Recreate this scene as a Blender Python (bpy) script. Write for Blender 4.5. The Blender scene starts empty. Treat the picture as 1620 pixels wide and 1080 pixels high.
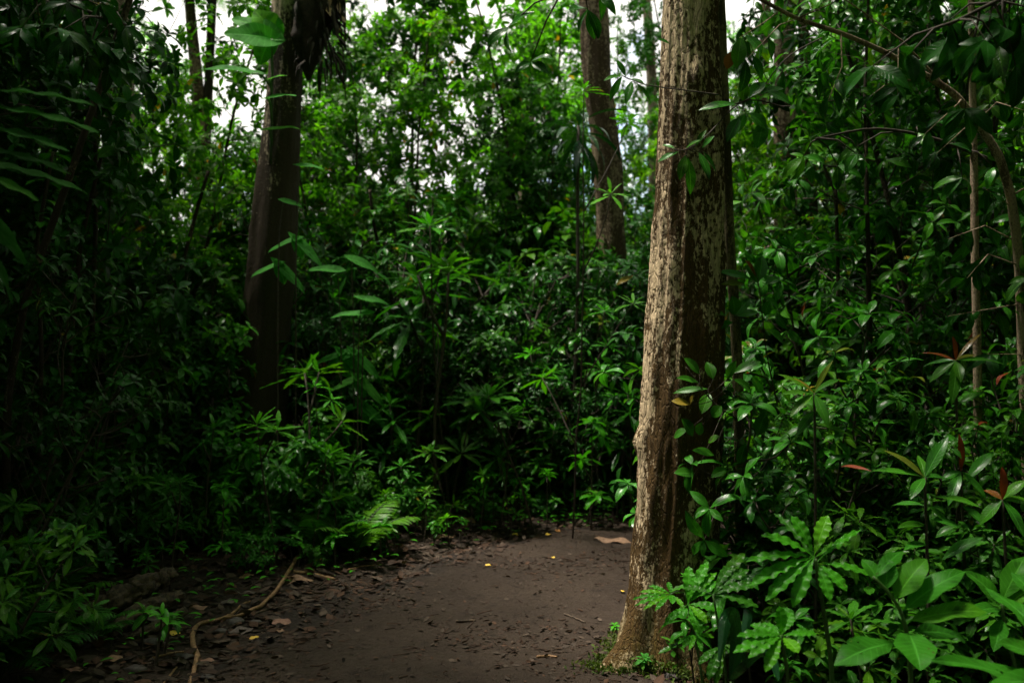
import bpy, math, random
import numpy as np
from mathutils import Vector, Matrix, noise

S = bpy.context.scene
COL = S.collection
R = math.radians
PI = math.pi
CAM_H = 1.55
FPX = 1575.0            # focal length in pixels of the 1620 px wide picture


def at(px, py, Y):
    """a picture position and a distance ahead -> a point in metres"""
    return np.array([(px - 810.0) / FPX * Y, Y, CAM_H + (540.0 - py) / FPX * Y])


def nz(x, y, z=0.0):
    return noise.noise(Vector((x, y, z)))


# ------------------------------------------------------------------ materials
def new_mat(name):
    m = bpy.data.materials.new(name)
    m.use_nodes = True
    nt = m.node_tree
    nt.nodes.clear()
    return m, nt, nt.nodes, nt.links


def N(nt, typ, **kw):
    n = nt.nodes.new(typ)
    for k, v in kw.items():
        if k.startswith('i_'):
            n.inputs[k[2:].replace('_', ' ')].default_value = v
        else:
            setattr(n, k, v)
    return n


def mixc(nt, fac, a, b, mode='MIX'):
    n = nt.nodes.new('ShaderNodeMix')
    n.data_type = 'RGBA'
    n.blend_type = mode
    for sock, v in ((n.inputs[0], fac), (n.inputs[6], a), (n.inputs[7], b)):
        if hasattr(v, 'links') or isinstance(v, bpy.types.NodeSocket):
            nt.links.new(v, sock)
        elif isinstance(v, tuple):
            sock.default_value = (*v, 1.0) if len(v) == 3 else v
        else:
            sock.default_value = v
    return n.outputs[2]


def mth(nt, op, a, b=None, c=None, clamp=False):
    n = nt.nodes.new('ShaderNodeMath')
    n.operation = op
    n.use_clamp = clamp
    for i, v in enumerate((a, b, c)):
        if v is None:
            continue
        if isinstance(v, bpy.types.NodeSocket):
            nt.links.new(v, n.inputs[i])
        else:
            n.inputs[i].default_value = v
    return n.outputs[0]


def ramp(nt, fac, lo, hi):
    n = nt.nodes.new('ShaderNodeMapRange')
    n.interpolation_type = 'SMOOTHSTEP'
    nt.links.new(fac, n.inputs[0])
    n.inputs[1].default_value = lo
    n.inputs[2].default_value = hi
    return n.outputs[0]


def leaf_mat(name, dark, light, young=(0.22, 0.16, 0.02), rough=0.42, transl=0.32, veins=0.35, spec=0.28, holes=False):
    m, nt, nd, lk = new_mat(name)
    at_ = N(nt, 'ShaderNodeAttribute', attribute_name='leaf')
    sp = N(nt, 'ShaderNodeSeparateColor')
    lk.new(at_.outputs['Color'], sp.inputs[0])
    tone, u, v = sp.outputs[0], sp.outputs[1], sp.outputs[2]
    age = at_.outputs['Alpha']
    oi = N(nt, 'ShaderNodeObjectInfo')
    t2 = mth(nt, 'ADD', mth(nt, 'MULTIPLY', tone, 0.75), mth(nt, 'MULTIPLY', oi.outputs['Random'], 0.25))
    base = mixc(nt, t2, dark, light)
    tc = N(nt, 'ShaderNodeTexCoord')
    no = N(nt, 'ShaderNodeTexNoise', i_Scale=14.0, i_Detail=3.0)
    lk.new(tc.outputs['Object'], no.inputs['Vector'])
    base = mixc(nt, ramp(nt, no.outputs[0], 0.5, 0.75), base, tuple(c * 0.6 for c in dark))
    # midrib and side veins from the leaf's own coordinates
    rib = mth(nt, 'SUBTRACT', 1.0, ramp(nt, v, 0.03, 0.10))
    side = mth(nt, 'SINE', mth(nt, 'MULTIPLY', mth(nt, 'SUBTRACT', u, mth(nt, 'MULTIPLY', v, 0.16)), 62.0))
    side = ramp(nt, side, 0.80, 1.0)
    vein = mth(nt, 'MAXIMUM', rib, mth(nt, 'MULTIPLY', side, 0.45))
    base = mixc(nt, mth(nt, 'MULTIPLY', vein, veins), base, tuple(min(1, c * 1.8 + 0.03) for c in light))
    # some plants, and some leaves, are yellower than others; blemishes and brown flecks
    warm = mixc(nt, 1.0, base, (1.9, 1.2, 0.7), 'MULTIPLY')
    rnd = mth(nt, 'FRACT', mth(nt, 'ADD', mth(nt, 'MULTIPLY', oi.outputs['Random'], 7.31), mth(nt, 'MULTIPLY', tone, 0.45)))
    base = mixc(nt, mth(nt, 'MULTIPLY', ramp(nt, rnd, 0.55, 0.95), 0.8), base, warm)
    sn = N(nt, 'ShaderNodeTexNoise', i_Scale=70.0, i_Detail=2.0)
    lk.new(tc.outputs['Object'], sn.inputs['Vector'])
    base = mixc(nt, mth(nt, 'MULTIPLY', ramp(nt, sn.outputs[0], 0.68, 0.74), 0.7), base, (0.055, 0.035, 0.012))
    base = mixc(nt, age, base, young)
    pr = N(nt, 'ShaderNodeBsdfPrincipled')
    lk.new(base, pr.inputs['Base Color'])
    lk.new(mth(nt, 'ADD', mth(nt, 'MULTIPLY', no.outputs[0], 0.30), rough - 0.15), pr.inputs['Roughness'])
    pr.inputs['Specular IOR Level'].default_value = spec
    bm = N(nt, 'ShaderNodeBump', i_Strength=0.35, i_Distance=0.004)
    lk.new(mth(nt, 'SUBTRACT', 1.0, vein), bm.inputs['Height'])
    lk.new(bm.outputs[0], pr.inputs['Normal'])
    tr = N(nt, 'ShaderNodeBsdfTranslucent')
    tcol = mixc(nt, 1.0, base, (1.5, 1.75, 0.55), 'MULTIPLY')
    lk.new(tcol, tr.inputs['Color'])
    mx = N(nt, 'ShaderNodeMixShader')
    mx.inputs[0].default_value = transl
    lk.new(pr.outputs[0], mx.inputs[1])
    lk.new(tr.outputs[0], mx.inputs[2])
    last = mx.outputs[0]
    if holes:       # chewed by insects
        vo = N(nt, 'ShaderNodeTexVoronoi', i_Scale=38.0)
        lk.new(tc.outputs['Object'], vo.inputs['Vector'])
        hn = N(nt, 'ShaderNodeTexNoise', i_Scale=9.0, i_Detail=3.0)
        lk.new(tc.outputs['Object'], hn.inputs['Vector'])
        hm = mth(nt, 'LESS_THAN', vo.outputs[0], mth(nt, 'MULTIPLY', ramp(nt, hn.outputs[0], 0.56, 0.74), 0.34))
        tp = N(nt, 'ShaderNodeBsdfTransparent')
        m2 = N(nt, 'ShaderNodeMixShader')
        lk.new(hm, m2.inputs[0])
        lk.new(last, m2.inputs[1])
        lk.new(tp.outputs[0], m2.inputs[2])
        last = m2.outputs[0]
    out = N(nt, 'ShaderNodeOutputMaterial')
    lk.new(last, out.inputs[0])
    return m


def bark_mat(name, pale, brown, moss, bias=0.0, mossy=0.4, scale=1.0, grad=None, bump=0.5, base_moss=0.5, big=0.62, soft=0.04, n3w=0.55, fine=0.5):
    """pale flaking bark under brown lichen and green moss; bias>0 shows more pale bark"""
    m, nt, nd, lk = new_mat(name)
    tc = N(nt, 'ShaderNodeTexCoord')
    mp = N(nt, 'ShaderNodeMapping')
    mp.inputs['Scale'].default_value = (1, 1, 0.28)
    lk.new(tc.outputs['Object'], mp.inputs[0])
    mpf = N(nt, 'ShaderNodeMapping')
    mpf.inputs['Scale'].default_value = (1, 1, 0.6)
    lk.new(tc.outputs['Object'], mpf.inputs[0])
    n1 = N(nt, 'ShaderNodeTexNoise', i_Scale=7.0 * scale, i_Detail=6.0, i_Roughness=0.62, i_Distortion=0.6)
    lk.new(mp.outputs[0], n1.inputs['Vector'])
    n2 = N(nt, 'ShaderNodeTexNoise', i_Scale=34.0 * scale, i_Detail=5.0, i_Roughness=0.7)
    lk.new(mpf.outputs[0], n2.inputs['Vector'])
    n3 = N(nt, 'ShaderNodeTexNoise', i_Scale=2.6 * scale, i_Detail=3.0)
    lk.new(mp.outputs[0], n3.inputs['Vector'])
    n4 = N(nt, 'ShaderNodeTexNoise', i_Scale=110.0 * scale, i_Detail=3.0, i_Roughness=0.7)
    lk.new(mpf.outputs[0], n4.inputs['Vector'])
    val = 0.5 + bias
    for n_, w_ in ((n1, big), (n2, fine), (n3, n3w)):
        val = mth(nt, 'ADD', mth(nt, 'MULTIPLY', mth(nt, 'SUBTRACT', n_.outputs[0], 0.5), w_), val)
    sx = N(nt, 'ShaderNodeSeparateXYZ')
    lk.new(tc.outputs['Object'], sx.inputs[0])
    if grad:      # (x, y, z0, per-metre) paler to one side and upward, partly painted light
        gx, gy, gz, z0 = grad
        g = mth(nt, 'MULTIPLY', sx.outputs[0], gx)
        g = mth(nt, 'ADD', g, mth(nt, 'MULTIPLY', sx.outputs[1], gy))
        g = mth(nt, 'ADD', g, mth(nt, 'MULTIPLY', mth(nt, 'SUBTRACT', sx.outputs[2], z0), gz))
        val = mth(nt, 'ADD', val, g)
    f = ramp(nt, val, 0.53 - soft, 0.53 + soft)
    brownv = mixc(nt, ramp(nt, n4.outputs[0], 0.35, 0.7), tuple(c * 0.45 for c in brown), brown)
    palev = mixc(nt, ramp(nt, n2.outputs[0], 0.3, 0.7), tuple(c * 0.62 for c in pale), pale)
    c = mixc(nt, f, brownv, palev)
    # moss: more near the foot
    mo = mth(nt, 'ADD', n3.outputs[0], mth(nt, 'MULTIPLY', mth(nt, 'SUBTRACT', base_moss, sx.outputs[2]), 0.45))
    mo = mth(nt, 'ADD', mo, mth(nt, 'MULTIPLY', mth(nt, 'SUBTRACT', n2.outputs[0], 0.5), 0.7))
    mo = mth(nt, 'MAXIMUM', mth(nt, 'MULTIPLY', ramp(nt, mo, 0.55, 0.8), 0.75), mth(nt, 'MULTIPLY', ramp(nt, n1.outputs[0], 0.55, 0.7), mossy))
    c = mixc(nt, mo, c, moss)
    pr = N(nt, 'ShaderNodeBsdfPrincipled')
    lk.new(c, pr.inputs['Base Color'])
    pr.inputs['Roughness'].default_value = 0.85
    pr.inputs['Specular IOR Level'].default_value = 0.2
    vo = N(nt, 'ShaderNodeTexVoronoi', i_Scale=30.0 * scale, feature='DISTANCE_TO_EDGE')
    lk.new(mp.outputs[0], vo.inputs['Vector'])
    crack = ramp(nt, vo.outputs[0], 0.0, 0.12)
    c = mixc(nt, mth(nt, 'MULTIPLY', mth(nt, 'SUBTRACT', 1.0, crack), 0.35), c, tuple(x * 0.4 for x in brown))
    lk.new(c, pr.inputs['Base Color'])
    h = mth(nt, 'ADD', mth(nt, 'MULTIPLY', n2.outputs[0], 0.6), mth(nt, 'ADD', mth(nt, 'MULTIPLY', n4.outputs[0], 0.3), mth(nt, 'ADD', mth(nt, 'MULTIPLY', f, 0.3), mth(nt, 'MULTIPLY', crack, 0.25))))
    bm = N(nt, 'ShaderNodeBump', i_Strength=bump, i_Distance=0.02)
    lk.new(h, bm.inputs['Height'])
    lk.new(bm.outputs[0], pr.inputs['Normal'])
    out = N(nt, 'ShaderNodeOutputMaterial')
    lk.new(pr.outputs[0], out.inputs[0])
    return m


def soil_mat(name, a, b, c, rough=0.75, scale=1.0, bump=0.6, edge=None):
    m, nt, nd, lk = new_mat(name)
    tc = N(nt, 'ShaderNodeTexCoord')
    n1 = N(nt, 'ShaderNodeTexNoise', i_Scale=1.3 * scale, i_Detail=5.0, i_Roughness=0.6)
    n2 = N(nt, 'ShaderNodeTexNoise', i_Scale=11.0 * scale, i_Detail=6.0, i_Roughness=0.7)
    n3 = N(nt, 'ShaderNodeTexNoise', i_Scale=75.0 * scale, i_Detail=4.0, i_Roughness=0.7)
    for n in (n1, n2, n3):
        lk.new(tc.outputs['Object'], n.inputs['Vector'])
    vo = N(nt, 'ShaderNodeTexVoronoi', i_Scale=26.0 * scale)
    lk.new(tc.outputs['Object'], vo.inputs['Vector'])
    col = mixc(nt, ramp(nt, n1.outputs[0], 0.35, 0.65), a, b)
    col = mixc(nt, mth(nt, 'MULTIPLY', ramp(nt, n2.outputs[0], 0.52, 0.70), 0.8), col, c)
    col = mixc(nt, mth(nt, 'MULTIPLY', ramp(nt, n3.outputs[0], 0.55, 0.72), 0.6), col, tuple(x * 0.45 for x in a))
    if edge:
        at_ = N(nt, 'ShaderNodeAttribute', attribute_name='leaf')
        se = N(nt, 'ShaderNodeSeparateColor')
        lk.new(at_.outputs['Color'], se.inputs[0])
        w_ = mth(nt, 'ADD', se.outputs[0], mth(nt, 'MULTIPLY', mth(nt, 'SUBTRACT', n2.outputs[0], 0.5), 1.6))
        col = mixc(nt, mth(nt, 'MULTIPLY', ramp(nt, w_, 0.3, 0.8), 1.0), col, edge)
    pr = N(nt, 'ShaderNodeBsdfPrincipled')
    lk.new(col, pr.inputs['Base Color'])
    rr = N(nt, 'ShaderNodeMapRange')
    lk.new(n2.outputs[0], rr.inputs[0])
    rr.inputs[1].default_value, rr.inputs[2].default_value = 0.3, 0.7
    rr.inputs[3].default_value, rr.inputs[4].default_value = rough - 0.18, rough + 0.12
    lk.new(rr.outputs[0], pr.inputs['Roughness'])
    pr.inputs['Specular IOR Level'].default_value = 0.14
    h = mth(nt, 'ADD', n2.outputs[0], mth(nt, 'ADD', mth(nt, 'MULTIPLY', n3.outputs[0], 0.5), mth(nt, 'MULTIPLY', vo.outputs[0], 0.3)))
    bm = N(nt, 'ShaderNodeBump', i_Strength=bump, i_Distance=0.025)
    lk.new(h, bm.inputs['Height'])
    lk.new(bm.outputs[0], pr.inputs['Normal'])
    out = N(nt, 'ShaderNodeOutputMaterial')
    lk.new(pr.outputs[0], out.inputs[0])
    return m


def dry_mat(name, a, b, rough=0.8, transl=0.0):
    m, nt, nd, lk = new_mat(name)
    tc = N(nt, 'ShaderNodeTexCoord')
    no = N(nt, 'ShaderNodeTexNoise', i_Scale=40.0, i_Detail=5.0, i_Roughness=0.7)
    lk.new(tc.outputs['Object'], no.inputs['Vector'])
    oi = N(nt, 'ShaderNodeObjectInfo')
    col = mixc(nt, ramp(nt, no.outputs[0], 0.35, 0.65), a, b)
    pr = N(nt, 'ShaderNodeBsdfPrincipled')
    lk.new(col, pr.inputs['Base Color'])
    pr.inputs['Roughness'].default_value = rough
    bm = N(nt, 'ShaderNodeBump', i_Strength=0.5, i_Distance=0.005)
    lk.new(no.outputs[0], bm.inputs['Height'])
    lk.new(bm.outputs[0], pr.inputs['Normal'])
    out = N(nt, 'ShaderNodeOutputMaterial')
    lk.new(pr.outputs[0], out.inputs[0])
    return m


# ------------------------------------------------------------------ mesh builder
class MB:
    def __init__(self):
        self.v, self.f, self.a, self.n = [], [], [], 0

    def add(self, v, quads, attr):
        self.v.append(np.asarray(v, np.float32))
        self.f.append(np.asarray(quads, np.int32) + self.n)
        self.a.append(np.asarray(attr, np.float32))
        self.n += len(v)

    def tube(self, pts, rad, seg=6, tone=0.5, bump=0.0, seed=0.0, cap=True, groove=1.0):
        pts = np.asarray(pts, float)
        n = len(pts)
        rad = np.broadcast_to(np.asarray(rad, float), (n,))
        tan = np.gradient(pts, axis=0)
        tan /= np.linalg.norm(tan, axis=1)[:, None] + 1e-9
        ref = np.array([1.0, 0, 0]) if abs(tan[0][0]) < 0.8 else np.array([0, 1.0, 0])
        e1 = np.cross(tan[0], ref)
        e1 /= np.linalg.norm(e1)
        V = []
        th = np.arange(seg) / seg * 2 * PI
        for i in range(n):
            e1 = e1 - tan[i] * e1.dot(tan[i])
            e1 /= np.linalg.norm(e1) + 1e-9
            e2 = np.cross(tan[i], e1)
            r = rad[i]
            if bump:
                r = rad[i] * (1 + bump * np.array([nz(math.cos(t) * 2 * groove + seed, math.sin(t) * 2 * groove, i * 0.6 / groove) for t in th]))
            V.append(pts[i] + (np.cos(th) * r)[:, None] * e1 + (np.sin(th) * r)[:, None] * e2)
        V = np.concatenate(V)
        i, j = np.meshgrid(np.arange(n - 1), np.arange(seg), indexing='ij')
        j2 = (j + 1) % seg
        q = np.stack([i * seg + j, i * seg + j2, (i + 1) * seg + j2, (i + 1) * seg + j], -1).reshape(-1, 4)
        if cap:     # close both ends on their centres
            V = np.concatenate([V, pts[:1], pts[-1:]])
            b = (n - 1) * seg
            jj = np.arange(seg)
            jk = (jj + 1) % seg
            q0 = np.stack([jk, jj, np.full(seg, n * seg), np.full(seg, n * seg)], -1)
            q1 = np.stack([b + jj, b + jk, np.full(seg, n * seg + 1), np.full(seg, n * seg + 1)], -1)
            q = np.concatenate([q, q0, q1])
        a = np.tile([tone, 0.5, 0.5, 0.0], (len(V), 1))
        self.add(V, q, a)

    def build(self, name, mat, parent=None, loc=None, smooth=True):
        me = bpy.data.meshes.new(name)
        if self.n:
            V = np.concatenate(self.v)
            F = np.concatenate(self.f)
            A = np.concatenate(self.a)
            if loc is not None:
                V = V - np.asarray(loc, np.float32)
            tri = F[:, 2] == F[:, 3]
            tot = np.where(tri, 3, 4).astype(np.int32)
            start = np.concatenate([[0], np.cumsum(tot)[:-1]]).astype(np.int32)
            flat = F.reshape(-1)
            keep = np.ones((len(F), 4), bool)
            keep[tri, 3] = False
            flat = F[keep]
            me.vertices.add(len(V))
            me.vertices.foreach_set('co', V.reshape(-1))
            me.loops.add(len(flat))
            me.loops.foreach_set('vertex_index', flat.astype(np.int32))
            me.polygons.add(len(F))
            me.polygons.foreach_set('loop_start', start)
            me.polygons.foreach_set('use_smooth', np.full(len(F), smooth))
            me.update(calc_edges=True)
            ca = me.attributes.new('leaf', 'FLOAT_COLOR', 'POINT')
            ca.data.foreach_set('color', A.reshape(-1))
        me.materials.append(mat)
        o = bpy.data.objects.new(name, me)
        COL.objects.link(o)
        if parent is not None:
            o.parent = parent
        elif loc is not None:
            o.location = tuple(float(x) for x in loc)
        return o


# ------------------------------------------------------------------ leaves
def leaf_tmpl(n=4, m=2, width=0.3, p=0.85, q=0.8, fold=0.25, droop=0.6, wave=0.0, wk=3.0, lobe=0.0, lk=6.0, petiole=0.06, tip=1.0, seed=0, twist=0.0):
    """a blade one unit long: +y along, +x across, +z the upper face"""
    rg = np.random.default_rng(seed)
    u = np.linspace(0, 1, n + 1)
    w = np.sin(PI * np.clip((u - petiole) / (1 - petiole), 0, 1) ** p) ** q
    w = np.clip(w, 0.0, 1) * width * 0.5
    w = w * (1 - (u ** 6) * (1 - 1 / max(tip, 0.01)) * 0)
    w = np.maximum(w, 0.006)
    th = droop * (u ** 1.3)
    ds = 1.0 / n
    y = np.concatenate([[0], np.cumsum(np.cos(th[:-1]) * ds)])
    z = np.concatenate([[0], -np.cumsum(np.sin(th[:-1]) * ds)])
    vv = np.linspace(-1, 1, m + 1)
    U, Vv = np.meshgrid(u, vv, indexing='ij')
    ph1, ph2 = rg.random() * 6, rg.random() * 6
    ph = np.where(Vv < 0, ph1, ph2)
    out = 1 + lobe * np.sin(lk * 2 * PI * U + ph) * np.abs(Vv)
    W = w[:, None] * out
    off = Vv * W
    lift = np.abs(Vv) * W * math.tan(fold) + wave * np.sin(wk * 2 * PI * U + ph) * np.abs(Vv) * np.minimum(1, W / (width * 0.25))
    tw = twist * U
    X = off * np.cos(tw) - lift * np.sin(tw)
    L = off * np.sin(tw) + lift * np.cos(tw)
    Y = y[:, None] + L * np.sin(th)[:, None]
    Z = z[:, None] + L * np.cos(th)[:, None]
    V = np.stack([X, Y, Z], -1).reshape(-1, 3)
    i, j = np.meshgrid(np.arange(n), np.arange(m), indexing='ij')
    k = m + 1
    Q = np.stack([i * k + j, i * k + j + 1, (i + 1) * k + j + 1, (i + 1) * k + j], -1).reshape(-1, 4)
    A = np.stack([np.zeros_like(U), U, np.abs(Vv), np.zeros_like(U)], -1).reshape(-1, 4)
    return V, Q, A


def frames(D, UP):
    D = D / (np.linalg.norm(D, axis=1)[:, None] + 1e-9)
    X = np.cross(D, UP)
    nx = np.linalg.norm(X, axis=1)
    bad = nx < 1e-3
    X[bad] = np.array([1.0, 0, 0])
    X /= np.linalg.norm(X, axis=1)[:, None]
    Zv = np.cross(X, D)
    return np.stack([X, D, Zv], -1)          # columns


def put_leaves(mb, tmpls, P, D, UP, L, tone, age, rng, wid=None):
    P, D, UP, L = map(lambda a: np.asarray(a, float), (P, D, UP, L))
    tone, age = np.asarray(tone, float), np.asarray(age, float)
    if len(P) == 0:
        return
    F = frames(D, UP)
    which = rng.integers(0, len(tmpls), len(P))
    for k, (V, Q, A) in enumerate(tmpls):
        s = np.nonzero(which == k)[0]
        if len(s) == 0:
            continue
        W = np.einsum('mij,nj->mni', F[s], V) * L[s][:, None, None] + P[s][:, None, :]
        nv = len(V)
        q = (Q[None] + (np.arange(len(s)) * nv)[:, None, None]).reshape(-1, 4)
        a = np.tile(A[None], (len(s), 1, 1))
        a[:, :, 0] = tone[s][:, None]
        a[:, :, 3] = age[s][:, None]
        mb.add(W.reshape(-1, 3), q, a.reshape(-1, 4))


class Leaves:
    """collects leaf positions, then lays them all into one mesh"""
    def __init__(self, rng):
        self.rng = rng
        self.P, self.D, self.U, self.L, self.T, self.G = [], [], [], [], [], []

    def one(self, p, d, up, l, tone=None, age=0.0):
        self.P.append(p)
        self.D.append(d)
        self.U.append(up)
        self.L.append(l)
        self.T.append(self.rng.random() if tone is None else tone)
        self.G.append(age)

    def whorl(self, p, axis, k, L, lo=45, hi=100, sag=0.15, tone=None, age=0.0, step=0.02):
        rng = self.rng
        axis = axis / (np.linalg.norm(axis) + 1e-9)
        ref = np.array([0, 0, 1.0]) if abs(axis[2]) < 0.9 else np.array([1.0, 0, 0])
        e1 = np.cross(axis, ref)
        e1 /= np.linalg.norm(e1)
        e2 = np.cross(axis, e1)
        a0 = rng.random() * 6.28
        tb = rng.random() if tone is None else tone
        for i in range(k):
            f = i / max(1, k - 1)
            az = a0 + i * 2.39996 + rng.normal() * 0.15
            th = R(lo + (hi - lo) * f + rng.normal() * 7)
            d = math.cos(th) * axis + math.sin(th) * (math.cos(az) * e1 + math.sin(az) * e2)
            d = d + np.array([0, 0, -sag * (0.5 + rng.random())])
            l = L * (0.62 + 0.5 * f * rng.uniform(0.8, 1.1)) * rng.uniform(0.85, 1.12)
            up = axis + np.array([0, 0, 0.6]) + rng.normal(size=3) * 0.2
            self.one(p - axis * step * f * L * 4, d, up, l, min(1, max(0, tb * 0.6 + 0.4 * rng.random() + (0.15 if f < 0.3 else 0))), age if f < 0.35 else (1.0 if rng.random() < 0.006 else 0.0))

    def build(self, name, tmpls, mat, parent, loc=None):
        mb = MB()
        put_leaves(mb, tmpls, self.P, self.D, self.U, self.L, self.T, self.G, self.rng)
        return mb.build(name, mat, parent, loc)


def poly(rng, p, d, L, n=6, up=0.3, jit=0.12):
    pts = [np.array(p, float)]
    d = np.array(d, float)
    d /= np.linalg.norm(d)
    for i in range(n):
        d = d + np.array([0, 0, up / n]) + rng.normal(size=3) * jit / math.sqrt(n) * 1.3
        d /= np.linalg.norm(d)
        pts.append(pts[-1] + d * L / n)
    return np.array(pts), d


def perp(rng, d, ang, az):
    d = d / np.linalg.norm(d)
    ref = np.array([0, 0, 1.0]) if abs(d[2]) < 0.9 else np.array([1.0, 0, 0])
    e1 = np.cross(d, ref)
    e1 /= np.linalg.norm(e1)
    e2 = np.cross(d, e1)
    return math.cos(ang) * d + math.sin(ang) * (math.cos(az) * e1 + math.sin(az) * e2)


# ------------------------------------------------------------------ scene bookkeeping
def tag(o, label=None, cat=None, group=None, kind=None):
    for k, v in (('label', label), ('category', cat), ('group', group), ('kind', kind)):
        if v:
            o[k] = v
    return o


def empty(name, loc=(0, 0, 0)):
    o = bpy.data.objects.new(name, None)
    o.empty_display_size = 0.1
    o.location = tuple(float(x) for x in loc)
    COL.objects.link(o)
    return o


CHILD = {}


def kids(o):
    return [c for c in bpy.data.objects if c.parent == o]


def clone(o, parent=None):
    c = o.copy()
    COL.objects.link(c)
    if parent is not None:
        c.parent = parent
    for ch in CHILD.get(o.name, ()):
        clone(ch, c)
    return c


class Kind:
    """a few grown specimens of one kind of plant, set out over and over"""
    def __init__(self, specimens):
        self.sp = specimens
        for s, _ in specimens:
            CHILD[s.name] = kids(s)
        self.used = set()

    def place(self, i, x, y, z, rot, height, label, cat, group, lean=(0, 0)):
        i %= len(self.sp)
        o, H = self.sp[i]
        if i in self.used:
            o = clone(o)
        self.used.add(i)
        o.location = (float(x), float(y), float(z))
        o.rotation_euler = (lean[0], lean[1], rot)
        s = height / H
        o.scale = (s, s, s)
        for k in ('label', 'category', 'group'):
            if k in o:
                del o[k]
        return tag(o, label, cat, group)

    def drop_unused(self):
        for i, (o, H) in enumerate(self.sp):
            if i not in self.used:
                for c in CHILD[o.name]:
                    bpy.data.objects.remove(c)
                bpy.data.objects.remove(o)
CLOUD, SUN_E, EXPO = 4.6, 5.0, 1.65
# ------------------------------------------------------------------ the lie of the land
_rs = np.random.default_rng(77)
_lat = _rs.random((256, 256))


def vnoise(x, y):
    xi, yi = np.floor(x).astype(int), np.floor(y).astype(int)
    fx, fy = x - xi, y - yi
    fx, fy = fx * fx * (3 - 2 * fx), fy * fy * (3 - 2 * fy)
    g = lambda a, b: _lat[a & 255, b & 255]
    return (g(xi, yi) * (1 - fx) + g(xi + 1, yi) * fx) * (1 - fy) + (g(xi, yi + 1) * (1 - fx) + g(xi + 1, yi + 1) * fx) * fy


def fbm(x, y, o=4):
    s, a, t = 0.0, 1.0, 0.0
    for k in range(o):
        s = s + a * (vnoise(x * 2 ** k + 17.3 * k, y * 2 ** k + 9.1 * k) - 0.5)
        t += a
        a *= 0.5
    return s / t * 2


PATH = np.array([(-0.35, -8, 1.35), (-0.38, -2, 1.35), (-0.48, 2.5, 1.30), (-0.42, 4.2, 1.25), (-0.22, 5.3, 1.15), (0.22, 6.35, 1.08),
                 (0.95, 7.25, 1.02), (2.1, 7.75, 1.0), (3.6, 8.0, 1.0), (6.0, 8.6, 1.0), (9.5, 10.2, 1.0), (14, 12.5, 1.0)])


def path_sd(x, y):
    """metres outside (+) or inside (-) the trodden path"""
    x, y = np.asarray(x, float), np.asarray(y, float)
    best = np.full(x.shape, 1e9)
    for a, b in zip(PATH[:-1], PATH[1:]):
        d = b[:2] - a[:2]
        t = np.clip(((x - a[0]) * d[0] + (y - a[1]) * d[1]) / (d @ d), 0, 1)
        q = np.hypot(x - a[0] - t * d[0], y - a[1] - t * d[1]) - (a[2] + t * (b[2] - a[2]))
        best = np.minimum(best, q)
    return best + 0.16 * fbm(x * 1.7 + 5, y * 1.7, 3)


def sstep(a, b, t):
    t = np.clip((t - a) / (b - a), 0, 1)
    return t * t * (3 - 2 * t)


def land(x, y):
    x, y = np.asarray(x, float), np.asarray(y, float)
    sd = path_sd(x, y)
    out = sstep(-0.1, 1.0, sd)
    return 0.09 * out + out * 0.07 * fbm(x * 1.1, y * 1.1) + 0.012 * fbm(x * 3 + 3, y * 3) * (0.4 + out)


def hgt(x, y):
    return float(land(np.array([x]), np.array([y]))[0])


def sheet(xs, ys, zf, keep=None):
    X, Y = np.meshgrid(xs, ys, indexing='ij')
    Z = zf(X, Y)
    i, j = np.meshgrid(np.arange(len(xs) - 1), np.arange(len(ys) - 1), indexing='ij')
    k = len(ys)
    Q = np.stack([i * k + j, (i + 1) * k + j, (i + 1) * k + j + 1, i * k + j + 1], -1)
    if keep is not None:
        Q = Q[keep(X, Y)[:-1, :-1]]
    Q = Q.reshape(-1, 4)
    V = np.stack([X, Y, Z], -1).reshape(-1, 3)
    used = np.unique(Q)
    mp = np.full(len(V), -1)
    mp[used] = np.arange(len(used))
    mb = MB()
    mb.add(V[used], mp[Q], np.tile([0.5, 0.5, 0.5, 0], (len(used), 1)))
    return mb


M_SOIL = soil_mat('forest_soil', (0.020, 0.014, 0.010), (0.030, 0.021, 0.014), (0.012, 0.009, 0.007), rough=0.85, bump=0.8)
M_PATH = soil_mat('trodden_earth', (0.028, 0.0185, 0.0125), (0.040, 0.0270, 0.0185), (0.013, 0.0085, 0.0060), rough=0.62, bump=1.0, edge=(0.018, 0.013, 0.010))

gx = np.concatenate([[-160, -110, -75, -50, -35, -25, -18, -13], np.arange(-9, 9.01, 0.09), [13, 18, 25, 35, 50, 75, 110, 160]])
gy = np.concatenate([[-160, -100, -60, -35, -20, -12], np.arange(-7, 13.01, 0.09), [16, 20, 26, 34, 45, 60, 80, 110, 160]])
tag(sheet(gx, gy, land).build('ground', M_SOIL), kind='structure')


def path_z(X, Y):
    sd = path_sd(X, Y)
    lumps = 0.013 * fbm(X * 7, Y * 7, 4) + 0.020 * fbm(X * 2.4 + 9, Y * 2.4, 3) - 0.012 * sstep(0.1, 0.6, fbm(X * 4.3 + 31, Y * 2.6, 3))
    return land(X, Y) + 0.046 + lumps - 0.110 * sstep(-0.26, 0.16, sd)


pm = (sheet(np.arange(-2.4, 9.0, 0.03), np.arange(-6, 11.0, 0.03), path_z, lambda X, Y: path_sd(X, Y) < 0.17))
pv = pm.v[0]
lf = np.clip((-0.75 - pv[:, 0] + 0.35 * (pv[:, 1] - 5)) / 0.8, 0, 1)          # the littered left margin is broader
pm.a[0][:, 0] = np.clip(1 + (path_sd(pv[:, 0], pv[:, 1]) + 0.05) / (0.35 + 0.55 * lf), 0, 1)
tag(pm.build('path', M_PATH), kind='structure')


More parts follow.
